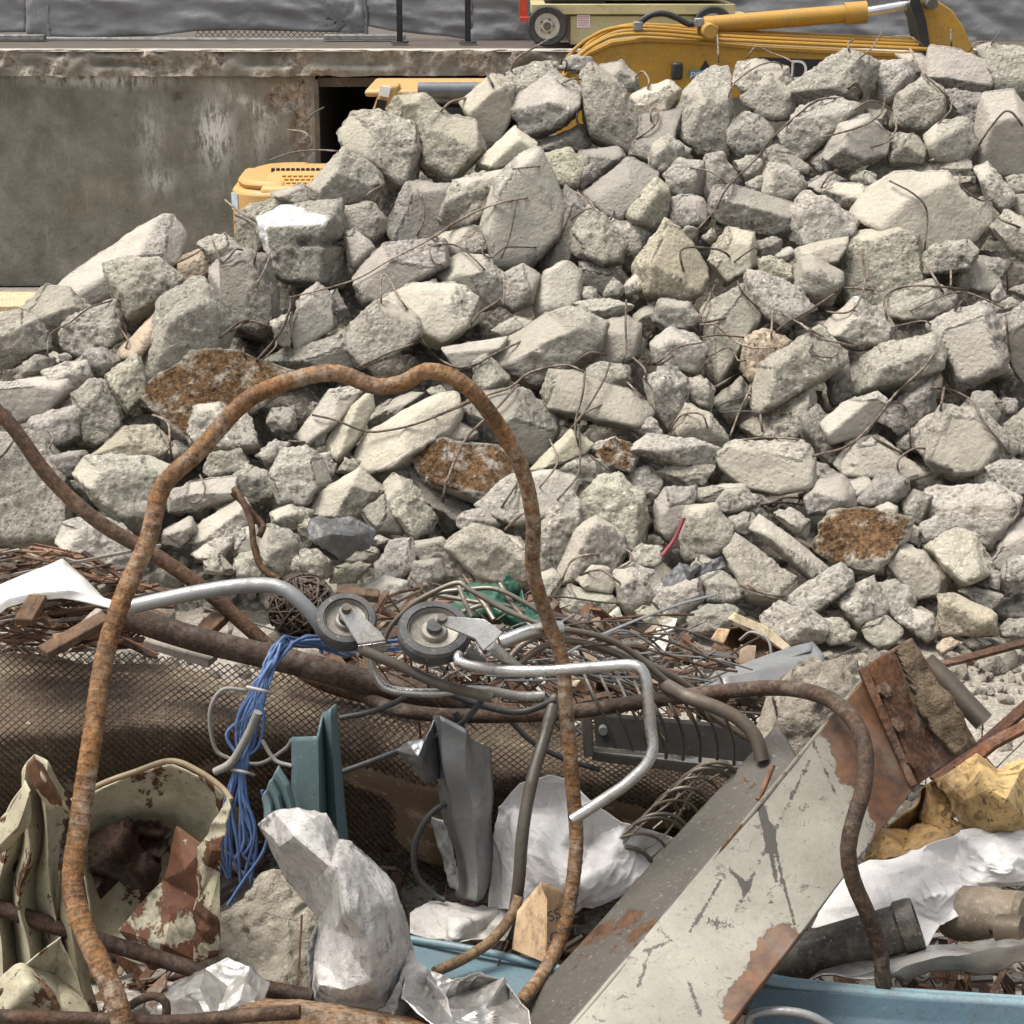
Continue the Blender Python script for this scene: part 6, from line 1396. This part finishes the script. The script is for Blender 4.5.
# --- cardboard piece with print
cb = thing('cardboard_box', 'torn piece of cardboard box with black print beside the ribbed bar foot', 'cardboard', at(540, 960, 3.3))
m = MB(); m.prism([at(512, 950, 3.21), at(517, 916, 3.23), at(541, 886, 3.26), at(547, 900, 3.24), at(546, 964, 3.17)], (0, .02, 0)); m.build('front_panel', M_CARD, cb, bevel=.002)
m = MB(); m.prism([at(541, 886, 3.258), at(562, 894, 3.31), at(566, 950, 3.27), at(546.3, 964, 3.168), at(547.3, 900, 3.238)], (0, .02, 0)); m.build('side_panel', M_CARD, cb, bevel=.002, color=(1.2, 1.15, 1.1))
for body, x, y in (('SS', 549, 922), ('.COT', 547.5, 945)):
    text(body, x, y, .028, 3.165, M_INK, cb, rot=(R(78), R(-14), R(14)), ext=.0006, name='printed_letters')
sheet('plastic_strip', [(410, 915, 3.38), (430, 905, 3.42), (500, 912, 3.42), (515, 920, 3.4), (505, 940, 3.3), (450, 945, 3.28), (410, 935, 3.3)], M_PLAS, inner=[(460, 925, 3.30), (485, 930, 3.36)], sub=4, amp=.006, scale=14, lab=('flat dirty white plastic strip above the blue metal tray', 'plastic strip', None))
# --- left: white bent sheet, splinters, boards
strip('bent_white_sheet', [[(-20, 598, 4.0), (-14, 612, 3.86), (-16, 614, 3.8), (-16, 626, 3.8)], [(30, 572, 4.02), (16, 594, 3.86), (12, 597, 3.80), (10, 606, 3.8)], [(62, 557, 4.02), (46, 591, 3.86), (36, 592, 3.80), (30, 600, 3.8)], [(84, 576, 4.0), (84, 590, 3.86), (66, 590, 3.80), (60, 597, 3.8)], [(102, 595, 3.96), (104, 597, 3.88), (112, 600, 3.84), (116, 610, 3.8)]], plain('bright_white_sheet', (.66, .645, .61), .35, 0, .06), thick=.004, amp=.006, lab=('bright white bent metal sheet lying on splintered wood at the left edge', 'metal sheet', None))
rg = np.random.default_rng(31)
m = MB()
def stick(m, c, L, w, t, d, k=0):
    d = np.array(d, float); d /= np.linalg.norm(d); n = np.cross(d, [0, 0, 1.0]); n /= np.linalg.norm(n)+1e-9; m.box(c, (L, w, t), ax=[d, n, np.cross(n, d)], m=k)
for k in range(520):
    x, y = rg.uniform(-20, 150), rg.uniform(548, 650); edge = 545+max(0, x-60)*.42
    if y < edge+4: continue
    c = at(x, y, rg.uniform(4.05, 4.45)); stick(m, c, rg.lognormal(-2.6, .6), rg.uniform(.004, .016), rg.uniform(.002, .007), (1, rg.normal(0, .5), rg.normal(-.1, .3)), rg.choice([0, 0, 1, 1, 2, 3]))
tag(m.build('wood_splinters', [M_WOODR, M_WOODD, M_WOODG, M_RUST], sharp=30), kind='stuff')
for pts, w, mt, lab in (([(24, 622, 3.72), (38, 598, 3.8)], .04, M_WOODD, 'short brown board end resting on the white bent sheet at the left edge'), ([(60, 650, 3.72), (100, 612, 3.8)], .022, M_WOODG, 'weathered stick lying under the white sheet'), ([(45, 652, 3.66), (106, 618, 3.74)], .05, M_WOODD, 'dark board slanting to the ribbed bar'), ([(55, 640, 3.7), (104, 630, 3.74)], .03, M_WOODR, 'orange-brown board under the dark slanting board'), ([(150, 640, 3.78), (212, 660, 3.74)], .05, M_WOODG, 'grey board lying under the thick dark pipe'), ([(196, 640, 3.9), (222, 615, 3.95)], .05, M_WOODD, 'dark wood block behind the thick dark pipe'), ([(100, 590, 4.1), (140, 574, 4.15)], .02, M_WOODG, 'thin grey lath behind the ribbed bar'), ([(338, 592, 4.2), (378, 596, 4.2)], .05, M_WOODD, 'small dark brick-shaped wood block above the left caster wheel')):
    P = px(pts); m = MB(); stick(m, (P[0]+P[1])/2, np.linalg.norm(P[1]-P[0])*1.05, w, .018, P[1]-P[0]); tag(m.build('board', mt, bevel=.003), lab, 'board', 'loose boards in the scrap')
# --- middle right: sheet channel, carton, green plastic, dark sheet, chips
strip('galvanised_channel', [[(700, 690, 4.2), (716, 668, 4.3), (722, 676, 4.2), (730, 700, 4.15)], [(760, 668, 4.3), (770, 654, 4.4), (778, 664, 4.3), (782, 690, 4.22)], [(810, 652, 4.4), (812, 644, 4.5), (824, 656, 4.4), (826, 680, 4.3)]], M_GALV, thick=.003, amp=.008, lab=('galvanised sheet metal channel lying on gravel above the bent pipe', 'metal channel', None))
ct_ = thing('torn_carton', 'torn brown carton lying open on the gravel above the galvanised channel', 'carton', at(745, 672, 5.0))
sheet('side_wall', [(705, 668, 5.0), (716, 640, 5.15), (728, 628, 5.2), (740, 622, 5.2), (790, 652, 5.1), (780, 668, 5.0), (740, 672, 4.95)], M_WOODD, inner=[(745, 650, 5.25)], sub=3, amp=.012, scale=8, parent=ct_, thick=.006)
strip('lid_edge', [[(728, 618, 5.15), (735, 612, 5.15)], [(760, 632, 5.1), (766, 626, 5.1)], [(786, 652, 5.05), (793, 648, 5.05)]], wood('pale_card', (.46, .38, .25), (.56, .47, .33)), ct_, thick=.012, amp=.004)
sheet('torn_corner', [(712, 640, 5.1), (718, 628, 5.08), (730, 630, 5.08), (724, 644, 5.05)], M_CARD, sub=3, amp=.008, parent=ct_)
sheet('green_plastic', [(445, 606, 3.95), (470, 592, 4.0), (500, 590, 4.0), (508, 579, 4.02), (522, 588, 4.0), (540, 618, 3.92), (528, 632, 3.85), (500, 622, 3.88), (470, 618, 3.9)], M_GREEN, inner=[(490, 605, 3.86), (515, 605, 4.02), (510, 618, 3.84)], sub=4, amp=.014, scale=12, lab=('crumpled green plastic behind the right caster wheel', 'plastic sheet', None))
sheet('dark_plastic', [(310, 522, 10.3), (337, 517, 10.35), (352, 522, 10.3), (372, 532, 10.3), (368, 545, 10.2), (342, 556, 10.1), (324, 548, 10.1), (312, 540, 10.15)], M_BLKP, inner=[(332, 535, 10.0), (352, 537, 10.05)], sub=4, amp=.02, scale=7, sharp=24, thick=.004, lab=('dark grey crumpled plastic sheet caught at the heap foot under the arch', 'plastic sheet', None))
tube('red_cable', [(662, 556, 10.0), (674, 540), (684, 518, 10.1)], .012, plain('red_cable', (.2, .03, .04), .5), label='short dark red cable end at the foot of the heap', cat='cable')
sheet('dark_plastic', [(661, 578, 9.7), (680, 564, 9.75), (700, 566, 9.7), (722, 558, 9.75), (726, 568, 9.7), (690, 580, 9.6), (664, 588, 9.6)], M_BLKP, inner=[(690, 572, 9.55)], sub=4, amp=.02, scale=7, sharp=24, thick=.004, lab=('dark torn plastic scraps between boulders at the heap foot', 'plastic sheet', None))
for poly, lab, c in (([(636, 612), (652, 604), (664, 622), (655, 632)], 'pale green board chip lying on the gravel at the heap foot', (1.1, 1.12, .98)), ([(606, 618), (618, 608), (622, 618), (612, 626)], 'small white chip on the gravel right of the arch leg', (1.6, 1.6, 1.55))):
    o, *_ = rock(poly, 's', 8.8, rk_, name='board_chip', thick=.4, lvl=4); o.color = (*c, 1); tag(o, lab, 'chip')
pl_ = thing('perforated_strip', 'dark perforated metal strip below the torn carton', 'metal strip', at(722, 668, 4.6))
m = MB(); m.prism([at(706, 664, 4.6), at(748, 663, 4.6), at(746, 672, 4.55), at(704, 673, 4.55)], (0, .01, .002)); m.build('strip_plate', M_BLK, pl_)
m = MB()
for k in range(10):
    for q in range(2): m.cyl(at(709+k*4+q*2, 666+q*3.4, 4.575-q*.012), (0, -1, .3), .0028, .006, 8)
m.build('holes', M_TIE, pl_)
tube('flex_hose', [(740, 640, 4.6), (752, 632), (768, 640), (772, 660, 4.5)], .004, M_GCABLE, label='thin string tangled on the galvanised channel', cat='string', seg=6)
rg = np.random.default_rng(55); m = MB()
for k in range(900):
    x = rg.uniform(330, 770); y = rg.uniform(598+max(0, x-560)*.32, 712); Y = rg.uniform(3.85, 4.75)
    p = at(x, y, Y); zb_ = float(bankZ(np.array([p[0]]), np.array([Y]))[0])
    if p[2]-zb_ > .42: continue
    kk = int(rg.choice([0, 0, 1, 1, 2, 3, 5])); d = (rg.normal(), rg.normal(0, .7), rg.normal(0, .4))
    if rg.random() < .45: q = p+np.array([rg.normal(0, .12), rg.normal(0, .1), rg.normal(0, .05)]); m.tube([p, (p+q)/2+rg.normal(0, .02, 3), q], rg.uniform(.0015, .004), 5, step=.03, m=int(rg.choice([1, 3, 3])))
    else: stick(m, p, rg.uniform(.02, .14), rg.uniform(.006, .05), rg.uniform(.002, .006), d, kk)
for k in range(42):
    x, y = rg.uniform(480, 600), rg.uniform(622, 676); L = rg.uniform(60, 190); a = rg.normal(.42, .3); Y = rg.uniform(3.5, 3.95); b = rg.normal(0, 14)
    m.tube([at(x+L*t*cos(a), y+L*t*sin(a)-b*sin(pi*t)*1.2-6*sin(5*t+k), Y+.12*t) for t in (0, .2, .4, .6, .8, 1)], rg.uniform(.0016, .0034), 5, step=.025, m=int(rg.choice([3, 6, 6, 1])))
for k in range(26):
    x, y = rg.uniform(360, 470), rg.uniform(600, 690); L = rg.uniform(30, 110); a = rg.normal(.3, .6); Y = rg.uniform(3.6, 3.9)
    m.tube([at(x+L*t*cos(a), y+L*t*sin(a)-10*sin(pi*t+k), Y) for t in (0, .3, .6, 1)], rg.uniform(.0014, .003), 5, step=.025, m=int(rg.choice([3, 1])))
tag(m.build('scrap_clutter', [M_WOODD, M_RUST, M_WOODR, M_DULL, M_DUST_SHADE, M_BROWN, M_GALV], sharp=30), kind='stuff')
# --- loose scrap bits filling the gaps: too many to count
rg = np.random.default_rng(77); m = MB()
for k in range(3600):
    X, Y = rg.uniform(-1.3, 1.3), rg.uniform(2.55, 5.2)
    z = float(bankZ(np.array([X]), np.array([Y]))[0])+abs(rg.normal(0, .035))
    r = rg.random(); kk = int(rg.choice([0, 1, 1, 2, 3, 3, 4, 5], p=[.12, .2, .1, .12, .16, .1, .12, .08]))
    if X > .55 and Y > 4.3: kk = int(rg.choice([3, 4, 4, 4]))
    d = (rg.normal(), rg.normal(), rg.normal(0, .35))
    if r < .55: stick(m, (X, Y, z), rg.lognormal(-2.7, .6), rg.uniform(.004, .018), rg.uniform(.002, .008), d, kk)
    elif r < .85: stick(m, (X, Y, z), rg.uniform(.03, .12), rg.uniform(.02, .08), rg.uniform(.002, .006), (d[0], d[1], d[2]*2), kk)
    else:
        p = np.array([X, Y, z]); m.tube([p, p+rg.normal(0, .05, 3), p+rg.normal(0, .09, 3)+(0, 0, .02)], .002, 5, step=.02, m=1)
tag(m.build('scrap_debris', [M_WOODD, M_RUST, M_WOODR, M_DULL, M_DUST_SHADE, M_BROWN], sharp=30), kind='stuff')
